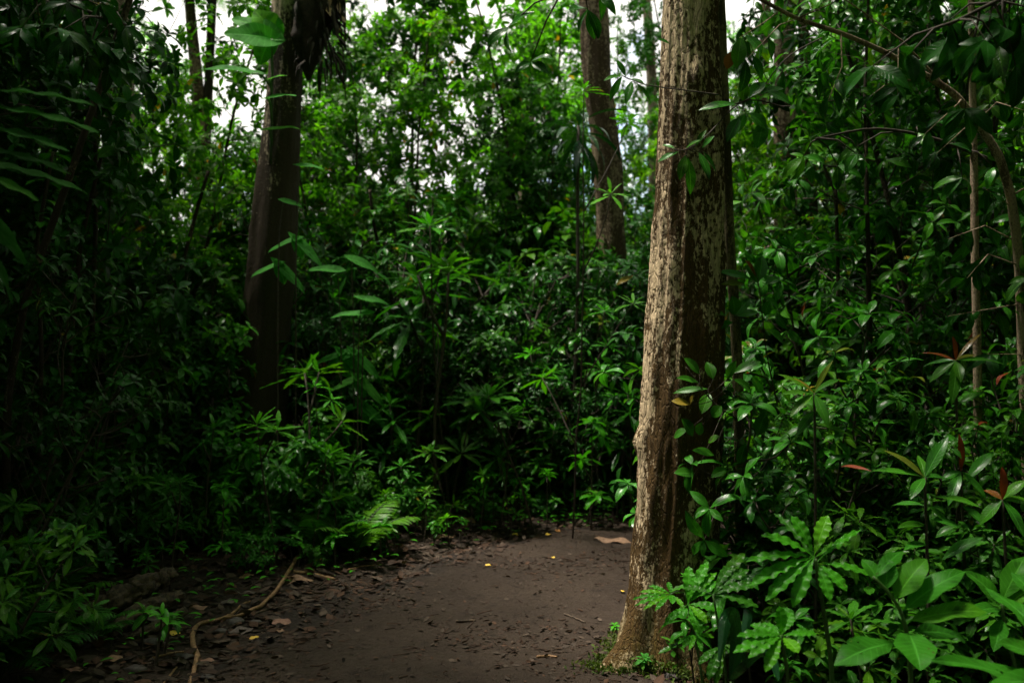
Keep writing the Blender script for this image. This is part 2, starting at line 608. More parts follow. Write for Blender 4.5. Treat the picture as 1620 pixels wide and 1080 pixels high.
def foot(x, y):
    """height of whatever one would step on here"""
    X, Y = np.array([x]), np.array([y])
    a = float(land(X, Y)[0])
    if path_sd(X, Y)[0] < 0.17:
        a = max(a, float(path_z(X, Y)[0]))
    return a


def on_ground(px, py):
    """the point of the ground seen at this place of the picture"""
    Y = CAM_H * FPX / max(1.0, py - 540.0)
    for _ in range(6):
        x = (px - 810) / FPX * Y
        Y = (CAM_H - foot(x, Y)) * FPX / max(1.0, py - 540.0)
    x = (px - 810) / FPX * Y
    return np.array([x, Y, foot(x, Y)])


# ------------------------------------------------------------------ materials of the place
L_DARK = leaf_mat('leaf_dark_glossy', (0.004, 0.025, 0.003), (0.017, 0.100, 0.008), rough=0.28, transl=0.16, spec=0.10)  # thicket shade put into the colour, darker than the other greens
L_MID = leaf_mat('leaf_mid_green', (0.011, 0.055, 0.004), (0.042, 0.185, 0.010), rough=0.32, transl=0.26, spec=0.13)
L_FRESH = leaf_mat('leaf_fresh_green', (0.026, 0.150, 0.006), (0.065, 0.330, 0.012), young=(0.26, 0.20, 0.02), rough=0.34, transl=0.30, veins=0.3, spec=0.14)
L_BROAD = leaf_mat('leaf_broad', (0.010, 0.062, 0.005), (0.036, 0.185, 0.011), young=(0.18, 0.035, 0.012), rough=0.27, transl=0.20, veins=0.4, spec=0.17)
L_TREE = leaf_mat('leaf_canopy', (0.013, 0.060, 0.004), (0.078, 0.250, 0.008), young=(0.28, 0.15, 0.01), rough=0.42, transl=0.55, spec=0.12)
L_FAR = leaf_mat('leaf_far_wood', (0.035, 0.095, 0.006), (0.130, 0.290, 0.012), rough=0.5, transl=0.45, spec=0.1)  # brighter green, the light of the open background put into the colour
L_BIG = leaf_mat('leaf_big_weathered', (0.014, 0.085, 0.006), (0.044, 0.235, 0.012), young=(0.18, 0.035, 0.012), rough=0.40, transl=0.30, veins=0.4, spec=0.07, holes=True)
L_DROOP = leaf_mat('leaf_ribbed_matt', (0.010, 0.060, 0.006), (0.024, 0.115, 0.010), rough=0.65, transl=0.3, veins=0.4, spec=0.03)
L_STRAP = leaf_mat('leaf_strap', (0.004, 0.036, 0.010), (0.012, 0.070, 0.018), rough=0.26, transl=0.12, veins=0.15, spec=0.35)
L_AROID = leaf_mat('leaf_aroid', (0.038, 0.190, 0.024), (0.068, 0.290, 0.040), rough=0.55, transl=0.5, veins=0.5, spec=0.07)
W_TWIG = dry_mat('twig_bark', (0.030, 0.020, 0.013), (0.060, 0.042, 0.028))
W_GREEN = dry_mat('green_stem', (0.020, 0.034, 0.010), (0.034, 0.055, 0.014), rough=0.5)
W_FRESH = dry_mat('fresh_stem', (0.035, 0.090, 0.014), (0.055, 0.130, 0.020), rough=0.5)
W_STEM = bark_mat('slender_bark', (0.16, 0.125, 0.09), (0.045, 0.032, 0.018), (0.035, 0.045, 0.010), bias=-0.05, scale=2.5, mossy=0.3)
W_PALE = bark_mat('pale_bark', (0.30, 0.235, 0.165), (0.08, 0.055, 0.032), (0.05, 0.055, 0.012), bias=0.05, scale=1.4, mossy=0.25)
W_MID = bark_mat('reddish_bark', (0.32, 0.235, 0.155), (0.085, 0.052, 0.026), (0.06, 0.05, 0.012), bias=-0.04, fine=0.9, soft=0.05, scale=1.6, mossy=0.3)
W_LEFT = bark_mat('left_bark', (0.44, 0.35, 0.24), (0.055, 0.040, 0.022), (0.040, 0.042, 0.010), bias=0.02, scale=1.5, mossy=0.3, grad=(-0.30, -0.2, 0.16, 3.6), base_moss=0.9, soft=0.06, fine=0.7)  # pale streak of the left-lit upper trunk painted into the bark
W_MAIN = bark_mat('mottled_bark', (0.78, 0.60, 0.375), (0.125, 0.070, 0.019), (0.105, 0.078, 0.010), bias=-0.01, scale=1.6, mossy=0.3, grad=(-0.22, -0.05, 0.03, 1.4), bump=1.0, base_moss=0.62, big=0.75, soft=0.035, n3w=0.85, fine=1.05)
W_VINE = bark_mat('mossy_stem_bark', (0.24, 0.20, 0.10), (0.090, 0.075, 0.025), (0.085, 0.095, 0.015), scale=3.0, mossy=0.6)
W_LOG = dry_mat('rotting_wood', (0.018, 0.012, 0.008), (0.095, 0.062, 0.036), rough=0.9)
W_STICK = dry_mat('bare_stick_wood', (0.13, 0.068, 0.028), (0.29, 0.165, 0.075))
D_BROWN = dry_mat('dead_leaf_brown', (0.14, 0.075, 0.040), (0.26, 0.150, 0.085))
D_RED = dry_mat('dead_leaf_reddish', (0.15, 0.070, 0.045), (0.24, 0.130, 0.090))
D_YEL = dry_mat('dead_leaf_yellow', (0.55, 0.33, 0.02), (0.68, 0.46, 0.05), rough=0.6)
D_ORG = dry_mat('dead_leaf_orange', (0.42, 0.15, 0.03), (0.52, 0.22, 0.05), rough=0.6)
D_GREY = dry_mat('dead_leaf_grey', (0.055, 0.040, 0.033), (0.10, 0.075, 0.062))
D_DARK = dry_mat('fern_root_mass', (0.010, 0.007, 0.005), (0.035, 0.022, 0.014), rough=0.95)
M_LIT = leaf_mat('dead_litter', (0.010, 0.007, 0.005), (0.080, 0.054, 0.036), rough=0.8, transl=0.05, veins=0.1)
M_STONE = dry_mat('path_stone', (0.020, 0.015, 0.012), (0.048, 0.037, 0.030), rough=0.7)
M_MOSS = leaf_mat('moss_sprig', (0.030, 0.060, 0.006), (0.075, 0.115, 0.012), rough=0.8, transl=0.2, veins=0.0)
# ------------------------------------------------------------------ leaf shapes
T_SHRUB = [leaf_tmpl(4, 2, 0.45, droop=0.6 + 0.2 * k, fold=0.22, seed=k) for k in range(3)]
T_NARROW = [leaf_tmpl(4, 2, 0.28, droop=0.6 + 0.25 * k, fold=0.28, seed=k) for k in range(3)]
T_TREE = [leaf_tmpl(3, 2, 0.40, droop=0.5 + 0.3 * k, fold=0.2, seed=k) for k in range(3)]
T_BROAD = [leaf_tmpl(7, 4, 0.36, droop=0.65 + 0.25 * k, fold=0.2, wave=0.02, wk=1.5, p=0.9, q=0.85, seed=k) for k in range(4)]
T_WAVY = [leaf_tmpl(14, 4, 0.24, p=1.3, q=0.8, droop=0.2 + 0.16 * k, fold=0.14, wave=0.02, wk=5, lobe=0.10, lk=6, seed=k) for k in range(4)]
T_STAR = [leaf_tmpl(14, 4, 0.20, p=1.15, q=0.8, droop=0.15 + 0.14 * k, fold=0.14, wave=0.012, wk=5, lobe=0.08, lk=6, seed=k) for k in range(4)]
T_CANE = [leaf_tmpl(10, 2, 0.15, p=0.9, q=0.7, droop=1.0 + 0.35 * k, fold=0.3, seed=k) for k in range(3)]
T_FERN = [leaf_tmpl(5, 2, 0.22, p=0.7, droop=0.5, fold=0.1, seed=k) for k in range(2)]
T_STRAP = [leaf_tmpl(10, 2, 0.085, p=0.8, q=0.5, droop=1.5 + 0.5 * k, fold=0.35, seed=k) for k in range(3)]
T_LIT = [leaf_tmpl(3, 2, 0.5, droop=-0.8 + 0.8 * k, fold=0.3 - 0.3 * k, seed=k) for k in range(3)]
UPZ = np.array([0, 0, 1.0])


def rise(t, p=0.6):
    return max(0.0, t) ** p


def grow_shrub(name, seed, H, nst=4, spread=0.35, leafL=0.13, k=7, tm=None, lm=None, nb=9, sub=3, low=0.12, wm=None, tone=None, young=0.0):
    """several stems from one foot, side shoots, and a whorl of leaves on every shoot end"""
    rng = np.random.default_rng(seed)
    root = empty(name)
    wood, lv = MB(), Leaves(rng)
    for s in range(nst):
        az = s / nst * 6.28 + rng.normal() * 0.4
        b = np.array([math.cos(az), math.sin(az), 0]) * 0.07 * rng.uniform(0.4, 1.6)
        b[2] = -0.06
        hs = H * rng.uniform(0.72, 1.0)
        d0 = np.array([math.cos(az) * spread, math.sin(az) * spread, 1.0])
        n = 9
        pts, de = poly(rng, b, d0, hs * 1.03, n, up=0.25, jit=0.16)
        r0 = 0.006 + 0.0045 * H
        wood.tube(pts, np.linspace(r0, r0 * 0.3, n + 1), 6)
        lv.whorl(pts[-1], de, k + 1, leafL * 1.1, tone=tone, age=young if rng.random() < 0.5 else 0.0)
        ga = rng.random() * 6.28
        for c in range(nb):
            t = low + (0.97 - low) * (c + rng.random() * 0.8) / nb
            f = t * n
            i = min(n - 1, int(f))
            p = pts[i] + (pts[i + 1] - pts[i]) * (f - i)
            dl = perp(rng, pts[i + 1] - pts[i], R(rng.uniform(45, 80)), ga + c * 2.4)
            Lb = H * 0.30 * (1.12 - t) ** 0.7 * rng.uniform(0.6, 1.15) + 0.10
            q, de = poly(rng, p, dl, Lb, 5, up=0.5, jit=0.2)
            wood.tube(q, np.linspace(r0 * 0.45, r0 * 0.2, 6), 4, cap=False)
            lv.whorl(q[-1], de + UPZ * 0.4, k, leafL, tone=tone, age=young if rng.random() < 0.25 else 0.0)
            for e in range(sub):
                g = 1 + int(rng.random() * 4)
                d2 = perp(rng, q[g] - q[g - 1], R(rng.uniform(35, 75)), rng.random() * 6.28) + UPZ * 0.25
                q2, de2 = poly(rng, q[g], d2, Lb * rng.uniform(0.25, 0.6) + 0.04, 3, up=0.6, jit=0.2)
                wood.tube(q2, np.linspace(r0 * 0.25, r0 * 0.14, 4), 3, cap=False)
                lv.whorl(q2[-1], de2 + UPZ * 0.4, k - 1, leafL * 0.92, tone=tone)
    wood.build('stem', wm or W_TWIG, root)
    lv.build('foliage', tm or T_SHRUB, lm or L_DARK, root)
    return root, H


def grow_tree(name, seed, H, r0=0.05, nb=26, sub=6, leafL=0.17, k=7, tm=None, lm=None, low=0.2, reach=0.26, wm=None, lean=0.0):
    """a slender understorey tree: one stem, drooping limbs, leafy ends"""
    rng = np.random.default_rng(seed)
    root = empty(name)
    trunk, limbs, lv = MB(), MB(), Leaves(rng)
    n = 14
    pts, de = poly(rng, (0, 0, -0.1), (lean, rng.normal() * 0.05, 1), H * 1.0, n, up=0.15, jit=0.12)
    trunk.tube(pts, np.linspace(r0, r0 * 0.22, n + 1), 8, bump=0.15, seed=seed)
    lv.whorl(pts[-1], de, k + 2, leafL)
    ga = rng.random() * 6.28
    for c in range(nb):
        t = low + (0.97 - low) * (c + rng.random()) / nb
        f = t * n
        i = min(n - 1, int(f))
        p = pts[i] + (pts[i + 1] - pts[i]) * (f - i)
        dl = perp(rng, pts[i + 1] - pts[i], R(rng.uniform(40, 78)), ga + c * 2.4)
        Lb = H * reach * (1.1 - t) ** 0.6 * rng.uniform(0.55, 1.2) + 0.15
        m = 6
        q, de = poly(rng, p, dl, Lb, m, up=0.15, jit=0.25)
        rb = r0 * 0.32 * (1.2 - t)
        limbs.tube(q, np.linspace(rb, rb * 0.3, m + 1), 5, cap=False)
        lv.whorl(q[-1], de + UPZ * 0.3, k, leafL)
        for e in range(sub):
            g = 1 + int(rng.random() * (m - 0.01))
            d2 = perp(rng, q[g] - q[g - 1], R(rng.uniform(35, 80)), rng.random() * 6.28)
            q2, de2 = poly(rng, q[g], d2, Lb * rng.uniform(0.2, 0.5) + 0.08, 3, up=0.3, jit=0.25)
            limbs.tube(q2, np.linspace(rb * 0.4, rb * 0.2, 4), 3, cap=False)
            lv.whorl(q2[-1], de2 + UPZ * 0.3, k, leafL * 0.95)
            for h in range(2):
                d3 = perp(rng, q2[2] - q2[1], R(rng.uniform(40, 80)), rng.random() * 6.28)
                q3 = q2[2] + d3 * (Lb * 0.14 + 0.06)
                limbs.tube([q2[2], (q2[2] + q3) / 2 + 0.01, q3], rb * 0.18, 3, cap=False)
                lv.whorl(q3, d3 + UPZ * 0.3, k - 1, leafL * 0.9)
    tr = trunk.build('trunk', wm or W_STEM, root)
    limbs.build('limbs', W_TWIG, root)
    lv.build('crown', tm or T_TREE, lm or L_TREE, root)
    return root, H


def grow_rosette(name, seed, H=0.8, tiers=2, nl=9, leafL=0.2, tm=None, lm=None, lo=48, hi=94):
    """an upright stem carrying umbrella tiers of wavy leaves"""
    rng = np.random.default_rng(seed)
    root = empty(name)
    wood, lv = MB(), Leaves(rng)
    n = 8
    pts, de = poly(rng, (0, 0, -0.05), (rng.normal() * 0.12, rng.normal() * 0.12, 1), H, n, up=0.2, jit=0.1)
    wood.tube(pts, np.linspace(0.0075, 0.004, n + 1), 6)
    lv.whorl(pts[-1], de, nl, leafL, lo, hi, sag=0.05, tone=0.9)  # top whorl toned paler, the light it catches painted in
    lv.whorl(pts[-1], de, 3, leafL * 0.5, 15, 45, sag=0.0, tone=1.0)
    for t in range(tiers):
        f = 0.82 - (0.26 if tiers < 4 else 0.66 / tiers) * t
        i = max(1, int(f * n))
        d = perp(rng, pts[i] - pts[i - 1], R(rng.uniform(25, 60)), rng.random() * 6.28)
        q, de2 = poly(rng, pts[i], d, H * rng.uniform(0.12, 0.28), 4, up=0.4, jit=0.15)
        wood.tube(q, np.linspace(0.006, 0.004, 5), 5)
        lv.whorl(q[-1], de2 + UPZ * 0.6, nl - 1, leafL * 0.92, lo, hi, sag=0.08, tone=rng.uniform(0.3, 0.8))
    wood.build('stem', W_TWIG, root)
    lv.build('foliage', tm or T_WAVY, lm or L_FRESH, root)
    return root, H


def grow_fern(name, seed, H=0.5, nf=9, np_=18, lm=None, pl=0.24, arch=1.3):
    """arching fronds, each a midrib with paired leaflets"""
    rng = np.random.default_rng(seed)
    root = empty(name)
    wood, lv = MB(), Leaves(rng)
    for f in range(nf):
        az = f / nf * 6.28 + rng.normal() * 0.3
        L = H * 1.5 * rng.uniform(0.75, 1.1)
        th = R(rng.uniform(8, 40))
        n = 12
        pts = [np.array([0, 0, -0.03])]
        for i in range(n):
            a = th + arch * (i / n) ** 1.4
            pts.append(pts[-1] + np.array([math.sin(a) * math.cos(az), math.sin(a) * math.sin(az), math.cos(a)]) * L / n)
        pts = np.array(pts)
        wood.tube(pts, np.linspace(0.005, 0.0015, n + 1), 4)
        tb = rng.random()
        for j in range(np_):
            t = 0.22 + 0.78 * j / np_
            q = t * n
            i = min(n - 1, int(q))
            p = pts[i] + (pts[i + 1] - pts[i]) * (q - i)
            tan = pts[i + 1] - pts[i]
            tan /= np.linalg.norm(tan)
            side = np.array([-math.sin(az), math.cos(az), 0])
            upv = np.cross(side, tan)
            upv = upv if upv[2] > 0 else -upv
            ll = L * pl * math.sin(PI * (0.12 + 0.85 * (t - 0.2) / 0.8)) ** 0.8 + 0.01
            for sgn in (-1, 1):
                lv.one(p, side * sgn + tan * 0.55 - UPZ * 0.12 + rng.normal(size=3) * 0.06, upv, ll, min(1, tb * 0.7 + 0.3 * rng.random()))
        lv.one(pts[-1], pts[-1] - pts[-2], UPZ + 0.01, L * 0.08, tb)
    wood.build('frond_stalks', W_GREEN, root)
    lv.build('fronds', T_FERN, lm or L_FRESH, root)
    return root, H


def grow_strap(name, seed, H=0.9, nl=16, lm=None, tm=None, stem=0.0):
    """a tuft of long strap leaves, on a bare cane when stem > 0"""
    rng = np.random.default_rng(seed)
    root = empty(name)
    lv = Leaves(rng)
    if stem:
        w = MB()
        pts, de = poly(rng, (0, 0, -0.05), (0.03, 0, 1), stem, 8, up=0.1, jit=0.05)
        w.tube(pts, np.linspace(0.016, 0.012, 9), 7)
        w.build('cane', W_TWIG, root)
        top = pts[-1]
    else:
        top = np.array([0, 0, -0.02])
    for i in range(nl):
        az = i * 2.4
        th = R(rng.uniform(20, 75) if not stem else 55 + 85 * i / nl)
        d = np.array([math.sin(th) * math.cos(az), math.sin(th) * math.sin(az), math.cos(th)])
        lv.one(top - UPZ * (0.15 * i / nl if stem else 0), d, UPZ + d * 0.05, (H if not stem else 0.38) * rng.uniform(0.8, 1.15))
    lv.build('leaf_tuft', tm or T_STRAP, lm or L_STRAP, root)
    return root, H + stem


# ------------------------------------------------------------------ big timber
def trunk_mesh(pts, rad, seg=40, rings=90, ridge=0.08, flare=(), fh=0.2, seed=0.0, knots=()):
    pts, rad = np.asarray(pts, float), np.asarray(rad, float)
    s = np.concatenate([[0], np.cumsum(np.linalg.norm(np.diff(pts, axis=0), axis=1))])
    f = np.linspace(0, 1, rings) ** 1.35 * s[-1]
    P = np.stack([np.interp(f, s, pts[:, i]) for i in range(3)], -1)
    Rr = np.interp(f, s, rad)
    for _ in range(3):      # ease the corners of the sketch line
        P[1:-1] = (P[:-2] + 2 * P[1:-1] + P[2:]) / 4
        Rr[1:-1] = (Rr[:-2] + 2 * Rr[1:-1] + Rr[2:]) / 4
    th = np.arange(seg) / seg * 2 * PI
    V = np.zeros((rings, seg, 3))
    for i in range(rings):
        z = f[i]
        for j, t in enumerate(th):
            c, sn = math.cos(t), math.sin(t)
            r = Rr[i] * (1 + ridge * noise.fractal(Vector((c * 2.2 + seed, sn * 2.2, z * 0.9)), 1.0, 2.0, 4)
                         + ridge * 0.6 * noise.noise(Vector((c * 6 + seed, sn * 6, z * 1.3)))
                         + ridge * 0.45 * noise.fractal(Vector((c * 9, sn * 9 + seed, z * 6)), 1.0, 2.0, 3))
            for (a, amp, w) in flare:
                dlt = (t - a + PI) % (2 * PI) - PI
                r += amp * math.exp(-(dlt / w) ** 2) * math.exp(-max(0, z - 0.1) / fh)
            for (a, zz, amp, w) in knots:
                dlt = (t - a + PI) % (2 * PI) - PI
                r += amp * math.exp(-(dlt / w) ** 2 - ((z - zz) / (w * 0.25)) ** 2)
            V[i, j] = P[i] + np.array([c * r, sn * r, 0])
    mb = MB()
    i, j = np.meshgrid(np.arange(rings - 1), np.arange(seg), indexing='ij')
    j2 = (j + 1) % seg
    Q = np.stack([i * seg + j, i * seg + j2, (i + 1) * seg + j2, (i + 1) * seg + j], -1).reshape(-1, 4)
    mb.add(V.reshape(-1, 3), Q, np.tile([0.5, 0.5, 0.5, 0], (rings * seg, 1)))
    return mb


CROWNS = {}


def crown_data(v, rx, rz, nclump, per, leafL):
    """limbs and leaves of a high crown, shared by trees of one build"""
    if v in CROWNS:
        return CROWNS[v]
    rng = np.random.default_rng(900 + v)
    limbs, lv = MB(), Leaves(rng)
    for c in range(nclump):
        a, rr = c * 2.4, rx * math.sqrt((c + 0.5) / nclump)
        tip = np.array([math.cos(a) * rr, math.sin(a) * rr, rz * (0.15 + 0.85 * (1 - (rr / rx) ** 2)) * rng.uniform(0.5, 1.1)])
        q = [np.zeros(3), tip * np.array([0.25, 0.25, 0.45]), tip * np.array([0.65, 0.65, 0.85]), tip]
        limbs.tube(q, [0.09, 0.06, 0.035, 0.012], 5, cap=False)
        cr = rx * 0.24
        for k in range(per):
            o = rng.normal(size=3) * np.array([cr, cr, cr * 0.55]) * 0.6
            p = tip + o
            if k % 3 == 0:
                limbs.tube([tip * 0.92, (tip + p) / 2 + np.array([0, 0, 0.05]), p], 0.008, 3, cap=False)
            ax = o / (np.linalg.norm(o) + 1e-6) + UPZ * 0.8
            lv.whorl(p, ax, 7, leafL)
    o1 = limbs.build('limbs', W_TWIG)
    o2 = lv.build('crown', T_TREE, L_TREE, None)
    CROWNS[v] = (o1.data, o2.data)
    bpy.data.objects.remove(o1)
    bpy.data.objects.remove(o2)
    return CROWNS[v]


def add_crown(root, top, v, scale=1.0, rot=0.0, cfg=(3.4, 2.6, 34, 26, 0.22)):
    for nm, me in zip(('limbs', 'crown'), crown_data(v, *cfg)):
        o = bpy.data.objects.new(nm, me)
        COL.objects.link(o)
        o.parent = root
        o.location = tuple(float(a) for a in top)
        o.rotation_euler = (0, 0, rot)
        o.scale = (scale,) * 3


def big_tree(pix, Y, wpx, label, group=None, mat=None, top_z=11.0, crown=0, cscale=1.0, base_px=None, seg=28, rings=60, ridge=0.08, flare=(), fh=0.2, seed=0.0, knots=(), lean_y=0.0):
    """a trunk sketched as (px, py) with widths in px at distance Y, down to the ground and up to its crown"""
    pts = [at(px, py, Y) for px, py in pix]
    rad = [w * 0.5 / FPX * Y for w in wpx]
    b = pts[0]
    gz = hgt(b[0], Y)
    if b[2] > gz:
        d = (pts[0] - pts[1])
        d = d / abs(d[2])
        pts.insert(0, pts[0] + d * (b[2] - gz + 0.15) * np.array([0.4, 0, 1]))
        rad.insert(0, rad[0] * 1.12)
    else:
        pts[0] = pts[0] + np.array([0, 0, -0.12])
    t = pts[-1]
    d = (pts[-1] - pts[-2])
    d = d / d[2]
    up = max(0.5, top_z - t[2])
    pts.append(t + d * up * np.array([0.5, 0, 0.5]))
    rad.append(rad[-1] * 0.8)
    pts.append(pts[-1] + np.array([d[0] * up * 0.2, 0, up * 0.5]))
    rad.append(rad[-1] * 0.6)
    base = np.array([pts[0][0], pts[0][1], gz])
    root = empty('rainforest_tree', base)
    loc = [p - base for p in pts]
    trunk_mesh(loc, rad, seg, rings, ridge, flare, fh, seed, knots).build('trunk', mat or W_MID, root)
    if crown is not None:
        add_crown(root, loc[-1] - np.array([0, 0, 0.3]), crown, cscale, seed)
    tag(root, label, 'tree', group)
    return root


# ------------------------------------------------------------------ single leaves, drawn one by one
def blade(root, base, tip, width, mat, up=None, droop=0.6, wave=0.0, wk=3.5, lobe=0.0, lk=5.0, p=0.9, q=0.8, fold=0.15, n=14, m=6, tone=0.7, age=0.0, name='leaf', seed=0, petiole=0.04, label=None, heart=0.0, parent=None):
    base, tip = np.asarray(base, float), np.asarray(tip, float)
    rl = np.array(root.location)
    L = np.linalg.norm(tip - base)
    V, Q, A = leaf_tmpl(n, m, width / L, p, q, fold, droop, wave, wk, lobe, lk, petiole, seed=seed)
    c = V[n * (m + 1) + m // 2]
    ph = math.atan2(c[2], c[1])
    cs, sn = math.cos(-ph), math.sin(-ph)
    V = np.stack([V[:, 0], V[:, 1] * cs - V[:, 2] * sn, V[:, 1] * sn + V[:, 2] * cs], -1) / math.hypot(c[1], c[2])
    if heart:       # lobes of the blade reaching back past the stalk
        u = A[:, 1]
        V[:, 1] -= heart * A[:, 2] ** 1.5 * np.clip(1 - u * 2.2, 0, 1)
    F = frames((tip - base)[None], (UPZ if up is None else np.asarray(up, float))[None])[0]
    W = (V @ F.T) * L + base - rl
    A = A.copy()
    A[:, 0], A[:, 3] = tone, age
    mb = MB()
    mb.add(W, Q, A)
    o = mb.build(name, mat, root if parent is None else parent)
    if label:
        o['label'] = label
    return o


def stalk(root, pts, r, mat=None, name='stem', seg=7, n=None):
    pts = np.asarray(pts, float) - np.array(root.location)
    s = np.linspace(0, 1, len(pts))
    n = n or max(8, len(pts) * 3)
    t = np.linspace(0, 1, n)
    P = np.stack([np.interp(t, s, pts[:, i]) for i in range(3)], -1)
    for _ in range(2):
        P[1:-1] = (P[:-2] + 2 * P[1:-1] + P[2:]) / 4
    rr = np.interp(t, np.linspace(0, 1, len(np.atleast_1d(r))), np.atleast_1d(r))
    mb = MB()
    mb.tube(P, rr, seg, bump=0.12)
    return mb.build(name, mat or W_GREEN, root)
# ------------------------------------------------------------------ big trees, placed where the photograph has them
MAIN_Y = 4.8
mt = big_tree([(1066, 1045), (1066, 960), (1068, 830), (1077, 700), (1086, 540), (1089, 400), (1089, 250), (1091, 120), (1093, 0)], MAIN_Y,
              [150, 142, 132, 128, 122, 110, 100, 90, 86],
              'pale mottled tree with brown moss at the edge of the path, thickest trunk in view', mat=W_MAIN, top_z=13.0, crown=0, cscale=0.6,
              seg=112, rings=240, ridge=0.105, flare=((R(-152), 0.40, 0.34), (R(-110), 0.10, 0.3), (R(-20), 0.20, 0.30), (R(80), 0.18, 0.4), (R(170), 0.12, 0.3), (R(-72), 0.15, 0.24)), fh=0.14, seed=3.1,
              knots=((R(180), 1.22, 0.035, 0.22), (R(-60), 1.52, -0.035, 0.24), (R(-85), 2.95, 0.03, 0.3)))

lt = big_tree([(400, 790), (407, 700), (416, 560), (428, 440), (436, 330), (446, 200), (453, 100), (456, 0)], 8.8,
              [96, 88, 80, 78, 70, 56, 50, 47], 'dark moss-stained trunk carrying a brown fern root mass, left of the path',
              mat=W_LEFT, top_z=13.0, crown=1, cscale=0.6, seg=48, rings=120, ridge=0.09, flare=((R(-120), 0.14, 0.4), (R(10), 0.12, 0.4), (R(130), 0.1, 0.4)), fh=0.3, seed=8.4)

md = big_tree([(985, 770), (978, 600), (968, 450), (967, 390), (966, 330), (962, 270), (955, 200), (944, 130), (938, 0)], 11.0,
              [62, 56, 50, 44, 42, 46, 44, 44, 45], 'reddish brown slanting trunk behind the far edge of the path',
              mat=W_MID, top_z=13.0, crown=2, cscale=0.85, seg=40, rings=100, ridge=0.12, seed=5.5)

G = 'background trunks among the leaves'
big_tree([(206, 700), (196, 420), (190, 200), (184, 40)], 14.0, [62, 56, 50, 44], 'pale beige trunk half hidden by leaves, leftmost of the background trunks', G, W_PALE, 13, 3, seed=11.0)
big_tree([(1246, 640), (1243, 380), (1241, 150), (1240, 0)], 12.0, [40, 36, 33, 30], 'dark straight trunk close behind the right of the pale mottled trunk', G, W_MID, 12, 0, 0.9, seed=12.3)
big_tree([(1197, 600), (1203, 300), (1209, 100), (1212, 0)], 16.0, [22, 20, 17, 15], 'thin dark trunk nearest the right side of the pale mottled trunk', G, W_MID, 12, None, seed=13.3)
big_tree([(1040, 500), (1034, 200), (1028, 60), (1022, 0)], 19.0, [22, 18, 16, 14], 'thin grey trunk seen in the bright gap left of the pale mottled trunk', G, W_PALE, 13, None, seed=14.3)
big_tree([(1288, 640), (1284, 450), (1282, 330), (1276, 200), (1272, 60)], 10.0, [28, 26, 24, 20, 17], 'brown slender trunk showing between hanging leaves, right of the dark straight trunk', G, W_MID, 9, None, seed=15.3)
big_tree([(1476, 560), (1474, 200), (1470, 60), (1468, 0)], 11.5, [34, 30, 27, 26], 'grey trunk behind the arching branch', G, W_MID, 12, 1, 0.9, seed=18.3)
big_tree([(1552, 560), (1550, 200), (1548, 80), (1547, 0)], 12.5, [34, 30, 28, 26], 'dark trunk behind the upright pole sapling, rightmost of the background trunks', G, W_MID, 12, 2, 0.9, seed=19.3)
big_tree([(330, 560), (318, 200), (305, 60), (300, 0)], 13.0, [28, 22, 17, 15], 'thin leaning trunk below the palm fronds', G, W_MID, 12, None, seed=21.3)
big_tree([(832, 620), (826, 400), (835, 220), (842, 80)], 18.0, [26, 24, 20, 16], 'thin grey trunk behind the thicket, left of the reddish trunk', G, W_PALE, 13, 3, 0.8, seed=22.3)
# unseen trees added beside and behind the camera to shade the scene
for k, (x, y, r, cv) in enumerate([(-4.6, 3.0, 0.20, 0), (-3.9, -2.2, 0.22, 1), (3.9, 1.3, 0.2, 2), (3.1, 3.0, 0.16, 1), (-5.4, 5.0, 0.18, 3), (3.4, -3.6, 0.24, 3), (-7.5, 7.2, 0.22, 4), (6.5, 5.6, 0.2, 1), (-8.6, 1.0, 0.25, 3), (7.6, 0.5, 0.22, 0)]):
    z = hgt(x, y)
    root = empty('rainforest_tree', (x, y, z))
    pts = [(0, 0, -0.1), (0.05, 0.02, 2.5), (0.02 * k, -0.1, 5), (0.15, 0.1, 8.5)]
    cx, cy = 0.15, 0.1
    if k == 3:      # leaned out so that its crown shades the right-hand plants
        pts, cx, cy = [(0, 0, -0.1), (-0.2, 0.05, 2.2), (-0.8, 0.15, 4.4), (-1.5, 0.3, 6.4)], -1.5, 0.3
    trunk_mesh(pts, [r * 1.1, r * 0.9, r * 0.75, r * 0.5], 28, 50, 0.1, ((R(40 * k), 0.12, 0.4), (R(40 * k + 140), 0.1, 0.4)), 0.25, 30.0 + k).build('trunk', W_MID, root)
    add_crown(root, (cx, cy, (8.0, 8.0, 8.0, 6.2, 6.6)[k] if k < 5 else 8.0), cv, (1.1, 1.1, 1.1, 0.8, 1.0)[k] if k < 5 else 1.1, k * 1.3)
    tag(root, 'unseen forest tree added beside the viewpoint for the shade of its crown', 'tree', 'added shade trees around the viewpoint')

# slender mossy stem climbing the right side of the mottled trunk
vb = on_ground(1172, 1000)
vr = empty('climbing_vine', (vb[0], 4.9, hgt(vb[0], 4.9)))
stalk(vr, [(vb[0], 4.9, -0.05)] + [at(px, py, 4.88) for px, py in ((1170, 900), (1170, 740), (1168, 620), (1163, 500), (1156, 420), (1152, 320), (1148, 200), (1143, 90), (1140, 0), (1136, -160), (1128, -400))],
      [0.027, 0.026, 0.025, 0.023, 0.018], W_VINE, 'stem', 10, 60)
tag(vr, 'slim mossy stem running straight up the right side of the pale mottled trunk', 'climber')

